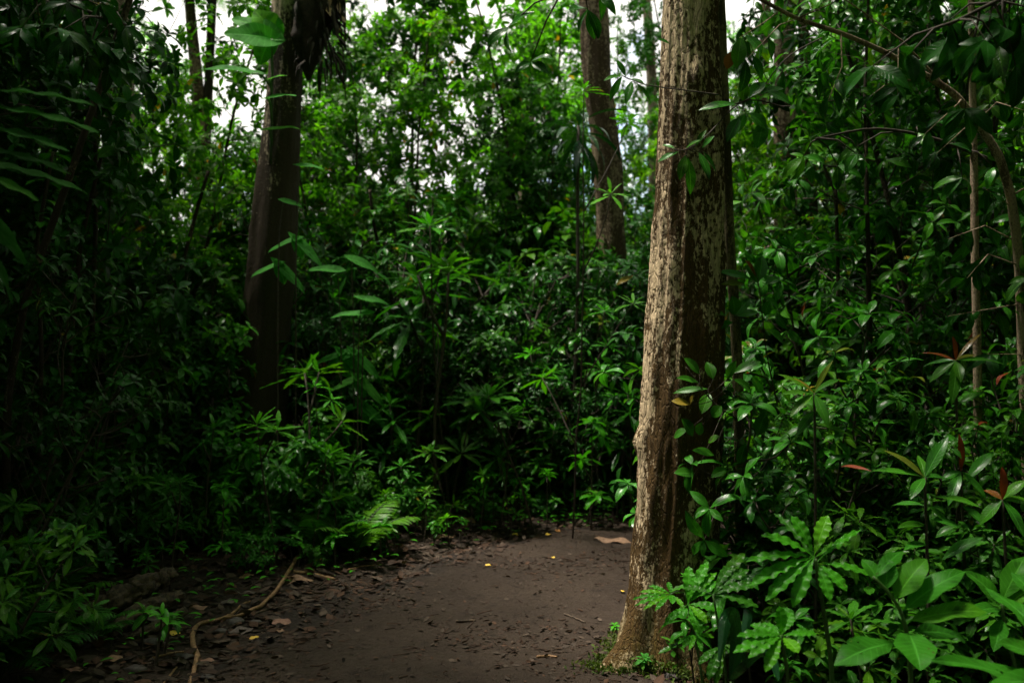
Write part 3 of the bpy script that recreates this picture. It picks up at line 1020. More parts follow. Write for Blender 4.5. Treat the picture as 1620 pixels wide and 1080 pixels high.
# arching sapling at the right
W_ARC = bark_mat('arching_bark', (0.42, 0.31, 0.21), (0.17, 0.115, 0.07), (0.05, 0.055, 0.012), bias=0.06, scale=4.0, mossy=0.2, base_moss=-2)
ab = np.array([2.62, 5.0, hgt(2.62, 5.0)])
ar = empty('arching_sapling', ab)
arc = [ab - UPZ * 0.1] + [at(px, py, Y) for px, py, Y in ((1626, 760, 5.0), (1618, 560, 5.0), (1613, 420, 5.0), (1600, 310, 4.95), (1580, 245, 4.9), (1548, 195, 4.9), (1512, 150, 4.85), (1470, 122, 4.8), (1400, 82, 4.75), (1330, 52, 4.7), (1260, 30, 4.65), (1190, -8, 4.6), (1110, -50, 4.6))]
stalk(ar, arc, [0.028, 0.026, 0.023, 0.019, 0.014, 0.010, 0.008], W_ARC, 'stem', 9, 70)
lvA = Leaves(np.random.default_rng(5))
tw = MB()
rngA = np.random.default_rng(15)
o = np.array(ar.location)
for (px, py, Y, qx, qy, r) in ((1500, 142, 4.85, 1380, 30, .010), (1380, 30, 4.7, 1300, 5, .006), (1470, 122, 4.8, 1380, 150, .008), (1400, 82, 4.75, 1420, 150, .006), (1330, 52, 4.7, 1310, 160, .007), (1260, 30, 4.65, 1330, -20, .006), (1230, 20, 4.65, 1170, 60, .006),
                               (1260, 30, 4.65, 1180, 95, .005), (1545, 193, 4.9, 1620, 175, .006), (1520, 158, 4.85, 1460, 215, .008), (1548, 195, 4.9, 1480, 245, .007), (1613, 420, 5.0, 1530, 440, .006), (1616, 480, 5.0, 1500, 500, .006), (1604, 380, 5.0, 1500, 378, .006), (1604, 330, 5, 1560, 300, .006), (1600, 310, 4.95, 1650, 250, .007),
                               (1618, 560, 5.0, 1560, 560, .006)):
    a, b = at(px, py, Y) - o, at(qx, qy, Y - 0.25) - o
    mid = (a + b) / 2 + rngA.normal(size=3) * 0.04 + np.array([0, 0, 0.04])
    tw.tube([a, a * .6 + mid * .4, mid, mid * .5 + b * .5, b], [r * .75, r * .6, r * .5, r * .38, r * .25], 5)
    if qy > 60:
        for s in (0.45, 0.62, 0.78, 0.9, 1.0):
            p = mid + (b - mid) * (s - 0.4) / 0.6
            for e in range(1):
                d = np.array([rngA.normal() * 0.7, rngA.normal() * 0.6, -0.75 + rngA.normal() * 0.35])
                lvA.one(p, d, np.array([rngA.normal() * 0.5, -1, 0.6]), rngA.uniform(0.09, 0.15))
tw.build('twig', W_ARC, ar)
lvA.build('foliage', T_BROAD, L_DARK, ar)
tag(ar, 'bent bare sapling arching leftward over the shrubs with a few hanging leaves', 'sapling')

# straight poles
for (pix, Y, w, lab) in (([(1548, 760), (1546, 560), (1543, 430), (1541, 260), (1538, 120), (1536, -60)], 5.15, 13, 'straight thin greenish pole sapling in the right thicket, beside the arching sapling'),
                         ([(1322, 800), (1324, 640), (1326, 430), (1322, 300)], 5.9, 7, 'very thin upright stem with yellow leaves in the right thicket'),
                         ([(662, 640), (592, 360), (585, 300)], 9.6, 6, 'thin brown shoot rising through the middle of the thicket'),
                         ([(232, 700), (262, 520), (312, 330), (330, 270)], 8.0, 7, 'thin leaning stem left of the root mass trunk'),
                         ([(62, 720), (66, 560), (58, 380), (84, 240)], 5.6, 7, 'dark stem rising from the shade, leftmost of the thin stems'),
                         ([(104, 730), (110, 560), (128, 380), (160, 250)], 6.4, 8, 'dark leaning stem, second from the left of the thin stems'),
                         ([(148, 720), (146, 520), (152, 340), (150, 160)], 7.0, 8, 'upright dark stem between the dark leaning stem and the pale beige trunk'),
                         ([(10, 640), (40, 470), (110, 280), (205, 0), (230, -80)], 5.2, 12, 'dark stem slanting rightward from the left edge up to the canopy')):
    p = [at(a, b, Y) for a, b in pix]
    g = hgt(p[0][0], Y)
    p.insert(0, np.array([p[0][0], Y, g - 0.1]))
    r_ = empty('pole_sapling', (p[0][0], Y, g))
    stalk(r_, p, [w * 0.55 / FPX * Y, w * 0.5 / FPX * Y, w * 0.4 / FPX * Y], W_ARC if w == 13 else W_STEM, 'stem', 8, 40)
    lvp = Leaves(np.random.default_rng(int(w * 10 + Y)))
    for e in range(9):
        q = p[-1] + (p[-2] - p[-1]) * lvp.rng.random() * 0.8 - np.array(r_.location)
        a_ = lvp.rng.random() * 6.28
        lvp.one(q, np.array([math.cos(a_), math.sin(a_), -0.1]), UPZ + 0.01, 0.15, age=1.0 if 'yellow' in lab and e < 3 else 0.0)
    lvp.build('foliage', T_BROAD, L_MID, r_)
    tag(r_, lab, 'sapling', 'thin saplings')

# fern root mass on the left tree, its green fronds above
bn = at(512, 40, 8.55)
br = empty('birds_nest_fern', bn)
mass = MB()
rgb_ = np.random.default_rng(44)
ns, nr = 28, 26
V = np.zeros((nr, ns, 3))
for i in range(nr):
    t = i / (nr - 1)
    z = 0.55 - 1.02 * t
    rr = 0.17 * math.sin(PI * min(1, 0.08 + 0.92 * t ** 0.7)) ** 0.55 * (1.0 if t < 0.6 else 1 - 0.45 * (t - 0.6) / 0.4) + 0.006
    for j in range(ns):
        th = j / ns * 2 * PI
        k = 1 + 0.5 * noise.fractal(Vector((math.cos(th) * 2, math.sin(th) * 2, z * 3)), 1, 2, 4)
        V[i, j] = (math.cos(th) * rr * k - 0.02 - 0.12 * t, math.sin(th) * rr * k, z + 0.03 * nz(th * 2, z * 5))
ii, jj = np.meshgrid(np.arange(nr - 1), np.arange(ns), indexing='ij')
j2 = (jj + 1) % ns
mass.add(V.reshape(-1, 3), np.stack([ii * ns + jj, (ii + 1) * ns + jj, (ii + 1) * ns + j2, ii * ns + j2], -1).reshape(-1, 4), np.tile([.5, .5, .5, 0], (nr * ns, 1)))
for k in range(90):     # rootlets and rags hanging from the mass
    a_ = rgb_.random() * 6.28
    z0 = rgb_.uniform(-0.45, 0.45)
    p0 = np.array([math.cos(a_) * 0.16 - 0.03, math.sin(a_) * 0.16, z0])
    ln = rgb_.uniform(0.08, 0.24)
    mass.tube([p0, p0 + np.array([math.cos(a_) * 0.05, math.sin(a_) * 0.05, -ln * 0.4]), p0 + np.array([math.cos(a_) * 0.06, math.sin(a_) * 0.05, -ln])], [0.012, 0.009, 0.003], 4)
mass.build('root_mass', D_DARK, br)
for k in range(6):      # dead fronds drooping at its right
    a_ = R(-70 + 17 * k)
    b_ = bn + np.array([math.cos(a_) * 0.14, math.sin(a_) * 0.14, 0.36 - 0.02 * k])
    blade(br, b_, b_ + np.array([math.cos(a_) * 0.16, math.sin(a_) * 0.12, -0.36 - 0.10 * (k % 3)]), 0.06, D_BROWN if k % 3 == 0 else D_DARK, up=(math.cos(a_), math.sin(a_), 0.3), droop=-1.4, wave=0.03, lobe=0.2, name='dead_frond', n=10, m=2, seed=k)
for k in range(12):     # living fronds
    a_ = R(k * 33 + 8)
    b_ = bn + np.array([math.cos(a_) * 0.06, math.sin(a_) * 0.06, 0.5])
    blade(br, b_, b_ + np.array([math.cos(a_) * 0.62, math.sin(a_) * 0.62, 0.16 + 0.34 * ((k * 7) % 5) / 5 - 0.25]), 0.11, L_AROID, droop=1.0, wave=0.02, lobe=0.05, name='frond', n=12, m=4, seed=k, tone=0.4)
tag(br, 'dark brown fern root mass with ragged dead fronds perched on the left trunk', 'fern')

# climbing aroids: big heart-shaped leaves
ao = empty('climbing_aroid', at(432, 210, 8.5))
def aroid(root, bx, by, tx, ty, Y, wpx, up=(0, -1, 0.3), dY=0.0, tone=0.6, sx=None, heart=0.3, lobe=0.0):
    b_, t_ = at(bx, by, Y), at(tx, ty, Y + dY)
    blade(root, b_, t_, wpx / FPX * Y, L_AROID, up=up, droop=0.5, wave=0.015, wk=1.5, lobe=lobe, lk=1.4, p=0.62, q=0.7, fold=0.12, n=14, m=8, tone=tone, heart=heart, seed=int(bx))
    if sx is not None:
        stalk(root, [at(sx[0], sx[1], Y + 0.05), (at(sx[0], sx[1], Y) + b_) / 2 + np.array([0.0, 0, 0.06]), b_], 0.010 if root is ao else 0.005, W_FRESH)
aroid(ao, 430, 62, 354, 54, 8.5, 40, sx=(431, 130), tone=0.6, up=(0.2, -0.9, 0.35), lobe=0.10, dY=-0.1)
aroid(ao, 431, 56, 366, 30, 8.55, 34, tone=0.2, up=(-0.2, -0.8, 0.55), lobe=0.10, dY=0.1)
aroid(ao, 433, 54, 402, 16, 8.6, 44, tone=0.9, up=(0.3, -0.9, 0.2), lobe=0.08)
aroid(ao, 427, 64, 411, 103, 8.55, 40, sx=(431, 130), tone=1.0, up=(-0.1, -0.9, 0.3))
aroid(ao, 433, 58, 432, 20, 8.62, 34, tone=0.8, up=(0.1, -0.9, 0.3))
aroid(ao, 398, 117, 312, 112, 8.4, 32, up=(0, -0.5, 1), sx=(430, 140), tone=0.3)
aroid(ao, 426, 126, 455, 120, 8.4, 16, up=(0, -0.4, 1), sx=(430, 160))
aroid(ao, 424, 156, 470, 152, 8.35, 16, up=(0, -0.5, 1), sx=(430, 190))
aroid(ao, 425, 206, 474, 204, 8.35, 16, up=(0, -0.5, 1), sx=(430, 230))
stalk(ao, [at(428, 260, 8.6), at(430, 180, 8.58), at(431, 100, 8.58)], 0.012)
tag(ao, 'climbing plant with big pale green heart-shaped leaves against the sky, on the left trunk', 'climber')
for k, (bx, by, tx, ty, w, Y, sx, lab) in enumerate([
        (534, 428, 487, 428, 21, 8.2, (540, 520), 'single large round leaf on a stalk just right of the left trunk'),
        (556, 410, 598, 432, 20, 8.2, (560, 520), 'large tilted pale green leaf at the middle of the thicket'),
        (578, 496, 522, 503, 15, 8.1, (572, 600), 'low flat large leaf below the tilted pale green leaf'),
        (572, 472, 618, 484, 15, 8.1, (566, 560), 'broad leaf pointing right above the low flat leaf'),
        (448, 318, 478, 328, 14, 8.3, (440, 380), 'small heart leaf against the bark of the left trunk'),
        (474, 262, 512, 268, 12, 8.3, (468, 340), 'flat leaf beside the left trunk below the root mass')]):
    b_ = at(sx[0], sx[1], Y)
    g = hgt(b_[0], Y)
    r_ = empty('aroid_plant', (b_[0], Y, g))
    aroid(r_, bx, by, tx, ty, Y, w * 1.15, up=(0, -0.55, 1), tone=0.7)
    stalk(r_, [(b_[0], Y, g - 0.05), b_, at(bx, by, Y)], [0.008, 0.006, 0.004], W_TWIG)
    for e in range(3):
        q = at(sx[0] + (-40, 36, 8)[e], sx[1] + (46, 70, 20)[e], Y + 0.25)
        aroid(r_, *(sx[0], sx[1] + 40), sx[0] + (-44, 42, 10)[e], sx[1] + (60, 85, 70)[e], Y + 0.1, 20, up=(0, -0.5, 1), tone=0.3)
    tag(r_, lab, 'aroid', 'big-leaved aroids')

# palm whose fronds hang against the sky
pz = at(338, -42, 13)
pr_ = empty('palm_tree', (pz[0], 13, hgt(pz[0], 13)))
stalk(pr_, [(pz[0] - 0.3, 13, 0), (pz[0] - 0.15, 13, 3), pz], [0.075, 0.065, 0.055], W_STEM, 'trunk', 10)
fw, fl = MB(), Leaves(np.random.default_rng(8))
for k in range(13):
    az = R(k * 27.7 + 12)
    L_ = 1.25
    pts = [pz - np.array(pr_.location)]
    for i in range(12):
        a_ = 0.95 + 1.6 * (i / 12)
        pts.append(pts[-1] + np.array([math.cos(az) * math.sin(a_), math.sin(az) * math.sin(a_), math.cos(a_)]) * L_ / 12)
    pts = np.array(pts)
    fw.tube(pts, np.linspace(0.014, 0.004, 13), 4)
    sd_ = np.array([-math.sin(az), math.cos(az), 0])
    for j in range(34):
        t = 0.12 + 0.88 * j / 34
        i = min(11, int(t * 12))
        p = pts[i] + (pts[i + 1] - pts[i]) * (t * 12 - i)
        tn = (pts[i + 1] - pts[i]) / np.linalg.norm(pts[i + 1] - pts[i])
        for s_ in (-1, 1):
            fl.one(p, sd_ * s_ + tn * 0.8 - UPZ * 0.35, UPZ + 0.01, 0.34 * math.sin(PI * (0.15 + 0.8 * t)) + 0.05)
fw.build('frond_stalks', W_GREEN, pr_)
fl.build('fronds', [leaf_tmpl(4, 2, 0.09, droop=0.6, fold=0.3)], L_TREE, pr_)
tag(pr_, 'palm with drooping feathery fronds against the open sky, above the leaning trunk', 'palm')
# ------------------------------------------------------------------ the undergrowth
K_SHRUB = Kind([grow_shrub('shrub', 100 + k, 2.6, nst=5, leafL=(0.145, 0.16, 0.125, 0.18, 0.14, 0.19)[k], k=(7, 7, 8, 6, 8, 6)[k], tm=(T_NARROW, T_SHRUB, T_SHRUB, T_NARROW, T_SHRUB, T_BROAD)[k], lm=(L_DARK, L_MID, L_DARK, L_DARK, L_DARK, L_DARK)[k], nb=11, sub=3, low=0.08) for k in range(6)])
K_BROAD = Kind([grow_shrub('broadleaf_shrub', 140 + k, 2.2, nst=4, leafL=0.165, k=6, tm=T_BROAD, lm=(L_BROAD, L_MID, L_BROAD, L_DARK)[k], nb=9, sub=2, low=0.1, spread=0.4, young=0.0 if k % 2 else 0.35) for k in range(4)])
K_DROOP = Kind([grow_tree('drooping_tree', 280 + k, 5.0, r0=0.026, nb=20, sub=3, leafL=0.165, k=5, tm=T_BROAD, lm=(L_BROAD, L_MID, L_DARK)[k], low=0.28, reach=0.17) for k in range(3)])
K_TALL = Kind([grow_tree('understorey_tree', 200 + k, 6.0, r0=0.035, nb=30, sub=5, leafL=0.14, k=7, tm=T_SHRUB, lm=(L_MID, L_DARK, L_TREE, L_TREE)[k], low=0.1, reach=0.2) for k in range(4)])
K_TREE = Kind([grow_tree('slender_tree', 240 + k, 11.0, r0=0.060, nb=38, sub=8, leafL=0.18, k=7, tm=T_TREE, lm=(L_TREE, L_MID, L_TREE, L_TREE)[k], low=0.12, reach=0.2) for k in range(4)])
K_ROS = Kind([grow_rosette('rosette_plant', 300 + k, 0.8, tiers=1 + k % 3, nl=(11, 12, 9, 11, 12, 10, 10)[k], leafL=(0.2, 0.22, 0.16, 0.18, 0.2, 0.19, 0.15)[k], lm=(L_FRESH, L_MID, L_FRESH, L_MID, L_BROAD, L_MID, L_FRESH)[k], tm=(T_STAR, T_STAR, T_BROAD, T_STAR, T_STAR, T_STAR, T_NARROW)[k]) for k in range(7)])
K_FERN = Kind([grow_fern('fern', 340 + k, 0.5, nf=8 + k, lm=(L_MID, L_DARK, L_MID)[k]) for k in range(3)])
K_SEED = Kind([grow_rosette('seedling', 360 + k, 0.25, tiers=1, nl=6, leafL=0.10, tm=T_BROAD if k % 2 else T_NARROW, lm=(L_FRESH, L_MID, L_FRESH, L_BROAD)[k]) for k in range(4)])
rp = np.random.default_rng(2024)

LM_L = 'the left trunk'


def zone(x, Y):
    px = 810 + x / Y * FPX
    if px < 330:
        return 'far left'
    if px < 640:
        return 'left'
    if px < 1000:
        return 'middle'
    return 'right'


# --- the wall of shrubs beyond the path: (px, py of top, Y)
FRONT = []
for i, px in enumerate(range(300, 1010, 52)):
    FRONT.append((px + rp.normal() * 14, (rp.uniform(610, 660) if 350 < px < 480 else rp.uniform(450, 640)), 8.9 + (0.0 if px > 560 else -0.35) + rp.uniform(0, 0.5)))
names = ['first', 'second', 'third', 'fourth', 'fifth', 'sixth', 'seventh', 'eighth', 'ninth', 'tenth', 'eleventh', 'twelfth', 'thirteenth', 'fourteenth', 'fifteenth', 'sixteenth', 'seventeenth', 'eighteenth', 'nineteenth', 'twentieth']
for i, (px, py, Y) in enumerate(sorted(FRONT)):
    t = at(px, py, Y)
    z = hgt(t[0], Y)
    if 395 < px < 500:      # kept low before the left trunk
        t[2] = min(t[2], z + 0.62)
    K_SHRUB.place(i * 5 + 1, t[0], Y, z, rp.random() * 6.28, t[2] - z, 'dark shrub, %s from the left in the front row across the path' % names[i], 'shrub', 'front row of shrubs across the path')
for r, (Y0, step, lo, hi, gname) in enumerate([(9.9, 62, 330, 470, 'second'), (11.6, 70, 260, 400, 'third')]):
    row = [(px + rp.normal() * 16, rp.uniform(lo, hi + 60), Y0 + rp.uniform(-0.4, 0.5)) for px in range(270, 1040, step)]
    for i, (px, py, Y) in enumerate(sorted(row)):
        t = at(px, py, Y)
        z = hgt(t[0], Y)
        (K_BROAD if i % 3 == 1 else K_SHRUB).place(i * 5 + r + 2, t[0], Y, z, rp.random() * 6.28, t[2] - z, 'tall green shrub, %s from the left in the %s row of the thicket' % (names[i], gname), 'shrub', '%s row of shrubs across the path' % gname)
# --- tall understorey behind: explicit tops keep the sky gaps of the photograph
TALL = [(505, 60, 10.6), (575, 40, 11.5), (600, -80, 12.2), (640, -60, 13.0), (615, 60, 11.8), (540, 150, 12.5), (712, 320, 12.6), (815, 120, 13.5), (800, -60, 14.2), (845, 10, 15.0), (880, 120, 12.8), (905, 60, 14.2), (820, 240, 12.2), (1010, 280, 13.2),
        (470, 200, 13.5), (372, 250, 11.0), (320, 230, 12.2), (262, 60, 10.8), (215, 120, 10.2), (120, 60, 10.5), (60, -40, 10.0), (150, 210, 12.5), (20, 100, 12.0), (-40, 40, 11.0), (740, 300, 11.8), (1035, 330, 15.5), (560, -60, 13.6), (850, -60, 13.2), (485, -40, 13.0), (870, 180, 11.8), (398, 210, 10.4), (345, 220, 11.4), (1005, 160, 14.0)]
for i, (px, py, Y) in enumerate(sorted(TALL)):
    t = at(px, py, Y)
    z = hgt(t[0], Y)
    zn = zone(t[0], Y)
    ps = {'far left': 'in the dim wood left of the leaning trunk', 'left': 'around the left trunk', 'middle': 'between the left trunk and the reddish trunk', 'right': 'in the gap beside the pale mottled trunk'}[zn]
    K_TALL.place(i * 3, t[0], Y, z, rp.random() * 6.28, t[2] - z, 'slim understorey tree rising %s' % ps, 'tree', 'understorey trees ' + ps)
FAR = [(-120, -80), (-40, -100), (40, -60), (110, -100), (160, -20), (275, 40), (345, 210), (395, 190), (455, 120), (510, 70), (560, -40), (640, -20), (706, 270), (740, 290), (820, 60), (860, -80), (950, 20), (1000, 200), (1040, 60), (1070, -60),
       (1120, 40), (1165, 120), (1215, 190), (1260, 60), (1300, -20), (1345, -60), (1390, 20), (1430, 60), (1480, -40), (1530, 60), (1570, 130), (1620, 10), (1670, -60), (1740, -40)]
for i, (px, py) in enumerate(FAR):
    Y = 15.5 + (i * 7 % 11) * 0.75 + rp.uniform(0, 1)
    t = at(px, py, Y)
    z = hgt(t[0], Y)
    ps = 'left of the left trunk' if px < 420 else 'between the left trunk and the pale mottled trunk' if px < 1090 else 'right of the pale mottled trunk'
    K_TREE.place(i * 3, t[0], Y, z, rp.random() * 6.28, max(3.0, t[2] - z), 'leafy tree far back in the forest, ' + ps, 'tree', 'far trees ' + ps)
for i, (px, py) in enumerate([(-60, 250), (30, 300), (100, 260), (180, 330), (260, 300), (340, 330), (430, 330), (520, 300), (600, 280), (690, 330), (760, 330), (840, 320), (920, 330), (1000, 370), (1060, 350), (1130, 330), (1200, 330), (1270, 310), (1340, 300), (1410, 310), (1480, 280), (1550, 300), (1640, 280), (1720, 260)]):
    Y = 19.0 + rp.uniform(-1.5, 3.0)
    t = at(px, py, Y)
    z = hgt(t[0], Y)
    K_TALL.place(i, t[0], Y, z, rp.random() * 6.28, t[2] - z, 'bushy tree low in the far background, seen through gaps', 'tree', 'far bushy trees')
# --- slender trees added so their crowns shut out side light
for i, (x, y, h_) in enumerate([(-5.0, 3.4, 10), (-5.4, 5.6, 11), (-6.0, 8.2, 12), (-3.6, 1.0, 10), (-6.6, 4.6, 11), (-5.6, 9.6, 12), (4.4, 3.6, 10), (4.8, 5.8, 11), (3.2, 1.0, 10), (5.8, 3.2, 11), (2.4, -1.8, 10), (-2.4, -2.6, 10), (0.4, -4.6, 11), (6.0, 8.8, 12), (4.2, 10.8, 12), (-5.0, 2.4, 11)]):
    K_TREE.place(i * 3 + 2, x, y, hgt(x, y), rp.random() * 6.28, h_, 'tall slender tree added beside the path to roof out side light', 'tree', 'slender trees added for shade beside the path')
# --- added beside and behind the viewer, blocking low sky light
for i, (x, y, h_) in enumerate([(-3.6, 2.2, 6.5), (-5.2, 4.4, 7), (-4.4, 0.2, 6), (-3.2, -1.8, 6), (-5.8, -3.0, 7), (3.4, 2.4, 6), (4.4, 4.2, 6.5), (3.6, 0.0, 6), (3.0, -2.4, 6), (5.4, -1.5, 7), (1.6, -5.5, 6.5), (-1.8, -6.2, 6.5), (-6.8, 2.2, 7), (5.8, 2.0, 7), (4.9, 6.4, 6.5), (-6.2, 6.4, 7), (0.2, -8.5, 7), (4.5, -6, 7), (-4.8, -7, 7)]):
    K_TALL.place(i * 3 + 1, x, y, hgt(x, y), rp.random() * 6.28, h_, 'unseen understorey tree added beside or behind the viewpoint to block light', 'tree', 'added shade trees around the viewpoint')
# --- left side: dark, close
LEFT = [(20, 380, 5.6), (90, 470, 6.2), (150, 430, 7.0), (210, 480, 7.4), (255, 470, 7.8), (280, 540, 8.0), (60, 330, 7.4), (140, 330, 8.4), (230, 380, 9.0), (300, 420, 9.6), (-40, 420, 5.0), (-90, 300, 6.0), (-30, 250, 8.2), (90, 230, 9.0)]
for i, (px, py, Y) in enumerate(sorted(LEFT)):
    t = at(px, py, Y)
    z = hgt(t[0], Y)
    K_SHRUB.place(i * 5 + 3, t[0], Y, z, rp.random() * 6.28, t[2] - z, 'dim shrub shaded left of the path, %s from the left there' % names[i], 'shrub', 'shrubs in the shade left of the path')
for i, (px, py, Y) in enumerate([(-30, -140, 5.8), (70, -120, 7.2), (160, -60, 8.2), (250, -90, 9.2), (10, -160, 8.5), (-120, -100, 7.0)]):
    t = at(px, py, Y)
    z = hgt(t[0], Y)
    K_TALL.place(i * 3 + 1, t[0], Y, z, rp.random() * 6.28, t[2] - z, 'dark overhanging tree in the shade left of the path', 'tree', 'dark trees left of the path')
for i, (px, py, Y) in enumerate([(270, 470, 8.3), (590, 470, 8.7), (418, 735, 7.9), (318, 640, 8.3), (560, 260, 9.8)]):
    t = at(px, py, Y)
    z = hgt(t[0], Y)
    K_SHRUB.place(i * 2 + 1, t[0], Y, z, rp.random() * 6.28, t[2] - z, ('tall shrub in the shade a step left of the root mass trunk', 'tall shrub a step right of the root mass trunk', 'low shrub hiding the foot of the root mass trunk', 'low shrub at the left foot of the root mass trunk', 'slim shrub just right of the root mass trunk, taller than its neighbours')[i], 'shrub', 'shrubs around the root mass trunk')
for i, (px, Y, h_) in enumerate([(-135, 6.0, 6.4), (60, 7.0, 6.6), (-25, 7.7, 7.0), (-240, 5.2, 6.2)]):  # added trees that deepen the shade at far left
    x = (px - 810) / FPX * Y
    K_TALL.place(i * 4 + 1, x, Y, hgt(x, Y), rp.random() * 6.28, h_, 'dense dark tree added to shade the far left side', 'tree', 'dense dark trees on the far left')
for i, (px, Y, h_) in enumerate([(1350, 5.9, 4.2), (1440, 6.1, 4.9), (1530, 5.8, 4.8), (1600, 6.2, 5.2), (1670, 5.6, 4.8), (1400, 9.3, 5.2)]):
    x = (px - 810) / FPX * Y
    K_DROOP.place(i, x, Y, hgt(x, Y), rp.random() * 6.28, h_, 'slender tree with drooping glossy leaves, %s from the left in the right thicket' % names[i], 'tree', 'drooping-leaved trees in the right thicket')
# --- right side
RIGHT = [(1205, 420, 5.25), (1262, 560, 4.9), (1300, 470, 5.6), (1350, 600, 4.6), (1395, 420, 5.9), (1440, 540, 5.1), (1490, 480, 5.7), (1530, 640, 4.6), (1580, 420, 5.6), (1610, 560, 4.9), (1660, 400, 5.2), (1250, 380, 6.1), (1330, 330, 6.3), (1450, 330, 6.4), (1560, 300, 6.4), (1700, 500, 4.6), (1180, 640, 5.4)]
for i, (px, py, Y) in enumerate(sorted(RIGHT)):
    t = at(px, py, Y)
    z = hgt(t[0], Y)
    K_BROAD.place(i * 3 + 1, t[0], Y, z, rp.random() * 6.28, t[2] - z, 'glossy broad-leaved shrub, %s from the left right of the mottled trunk' % names[i], 'shrub', 'broad-leaved shrubs right of the mottled trunk')
BACK_R = [(1160, 380, 9.4), (1225, 330, 9.8), (1290, 350, 9.6), (1355, 300, 10.2), (1420, 330, 9.9), (1485, 290, 10.3), (1550, 310, 10.6), (1620, 280, 11), (1190, 300, 11.2), (1320, 270, 11.5), (1450, 260, 11.8), (1580, 230, 12.2)]
for i, (px, py, Y) in enumerate(sorted(BACK_R)):
    t = at(px, py, Y)
    z = hgt(t[0], Y)
    K_SHRUB.place(i * 5 + 4, t[0], Y, z, rp.random() * 6.28, t[2] - z, 'green shrub beyond the path bend, %s from the left there' % names[i], 'shrub', 'shrubs beyond the path bend')
for i, (px, py, Y) in enumerate([(1290, 190, 9.2), (1350, 60, 10.2), (1420, 90, 9.4), (1500, 60, 9.6), (1590, 120, 8.8), (1650, -60, 7.2), (1560, -120, 10.6), (1180, 190, 11.8), (1245, 90, 13.0), (1310, -40, 12.5), (1380, -80, 13.5), (1450, 0, 12.8), (1535, -40, 13.4), (1220, 200, 14.5), (1150, 60, 15.5)]):
    t = at(px, py, Y)
    z = hgt(t[0], Y)
    K_TALL.place(i * 3 + 2, t[0], Y, z, rp.random() * 6.28, t[2] - z, 'leafy understorey tree behind the right thicket, beyond the path bend', 'tree', 'understorey trees beyond the path bend')

# --- rosettes that stand out against the dark: centre of the top whorl, distance, size of the whorl in px
ROS = [(440, 652, 7.0, 105, 'brightest tiered rosette in front of the left trunk'), (492, 705, 7.1, 75, 'drooping rosette below the bright one at the left trunk'), (352, 760, 6.6, 90, 'flat rosette low in the shade left of the left trunk'),
       (268, 748, 6.2, 110, 'large dim rosette between logs and left trunk'), (318, 660, 7.2, 80, 'rosette with upright leaf in the dark left thicket'), (215, 735, 6.6, 90, 'dim rosette left of the large dim rosette'), (245, 872, 5.9, 100, 'fresh green rosette just behind the logs'),
       (140, 832, 5.8, 90, 'upright pale green rosette above the ferns at far left'), (848, 598, 8.3, 90, 'large bright rosette high in the thicket across the path'), (938, 655, 8.4, 95, 'wide rosette just left of the mottled trunk across the path'), (790, 640, 8.4, 60, 'small rosette left of the large bright one across the path'),
       (648, 728, 8.0, 66, 'bright small rosette at middle of the far path edge'), (812, 722, 8.2, 78, 'flat rosette above the leaf litter across the path'), (866, 740, 8.2, 70, 'narrow rosette right of the flat one across the path'), (760, 742, 8.2, 60, 'pale rosette above the orange fallen leaf'), (610, 775, 7.6, 60, 'low rosette left of the bright small one'),
       (712, 345, 8.7, 95, 'yellow green rosette topping the thicket middle'), (690, 402, 8.6, 105, 'wide pale rosette under the yellow green one'), (655, 430, 8.8, 90, 'dim rosette under the wide pale one'), (495, 560, 7.6, 80, 'rosette with yellowish tips beside the left trunk'), (530, 600, 7.7, 60, 'small yellowish rosette right of the left trunk'),
       (905, 152, 7.9, 70, 'high bright rosette left of the reddish trunk'), (590, 330, 9.5, 60, 'high rosette in the thicket right of the left trunk'), (950, 480, 9.0, 60, 'pale rosette at the foot of the reddish trunk'),
       (880, 545, 9.0, 60, 'yellowish rosette above the large bright one across the path'), (1000, 610, 8.8, 60, 'rosette tucked against the left side of the mottled trunk')]
for i, (px, py, Y, w, lab) in enumerate(ROS):
    Y -= 0.3
    t = at(px, py, Y)
    z = hgt(t[0], Y)
    H = t[2] - z
    s = w / FPX * Y / 0.36        # whorl size against the specimen's
    if H / 0.8 > s * 1.9:         # a taller plant of the same whorl: grow it to order
        r_, h_ = grow_rosette('rosette_plant', 400 + i, H / s, tiers=min(4, 1 + int(H / s / 0.6)), nl=12, leafL=0.20, tm=T_STAR, lm=L_FRESH)
        r_.location = (t[0], Y, z)
        r_.scale = (s, s, s)
        r_.rotation_euler = (0, 0, rp.random() * 6.28)
        tag(r_, lab, 'plant', 'rosette plants')
    else:
        K_ROS.place(i, t[0], Y, z, rp.random() * 6.28, H, lab, 'plant', 'rosette plants')
# --- more rosettes in the half light of the thicket
got = []
for k in range(400):
    px, Y = rp.uniform(180, 1010), rp.uniform(7.0, 8.9)
    x = (px - 810) / FPX * Y
    sd = float(path_sd(np.array([x]), np.array([Y]))[0])
    if sd < 0.3 or sd > 1.7 or any(math.hypot(x - a, Y - b) < 0.33 for a, b in got):
        continue
    got.append((x, Y))
    K_ROS.place(k, x, Y, hgt(x, Y), rp.random() * 6.28, rp.uniform(0.45, 1.25) * (0.75 if sd < 0.6 else 1.0) * (0.55 if 375 < px < 480 else 1.0), 'tiered rosette plant in the half light at the edge of the thicket', 'plant', 'rosette plants in half light')
    if len(got) > 46:
        break
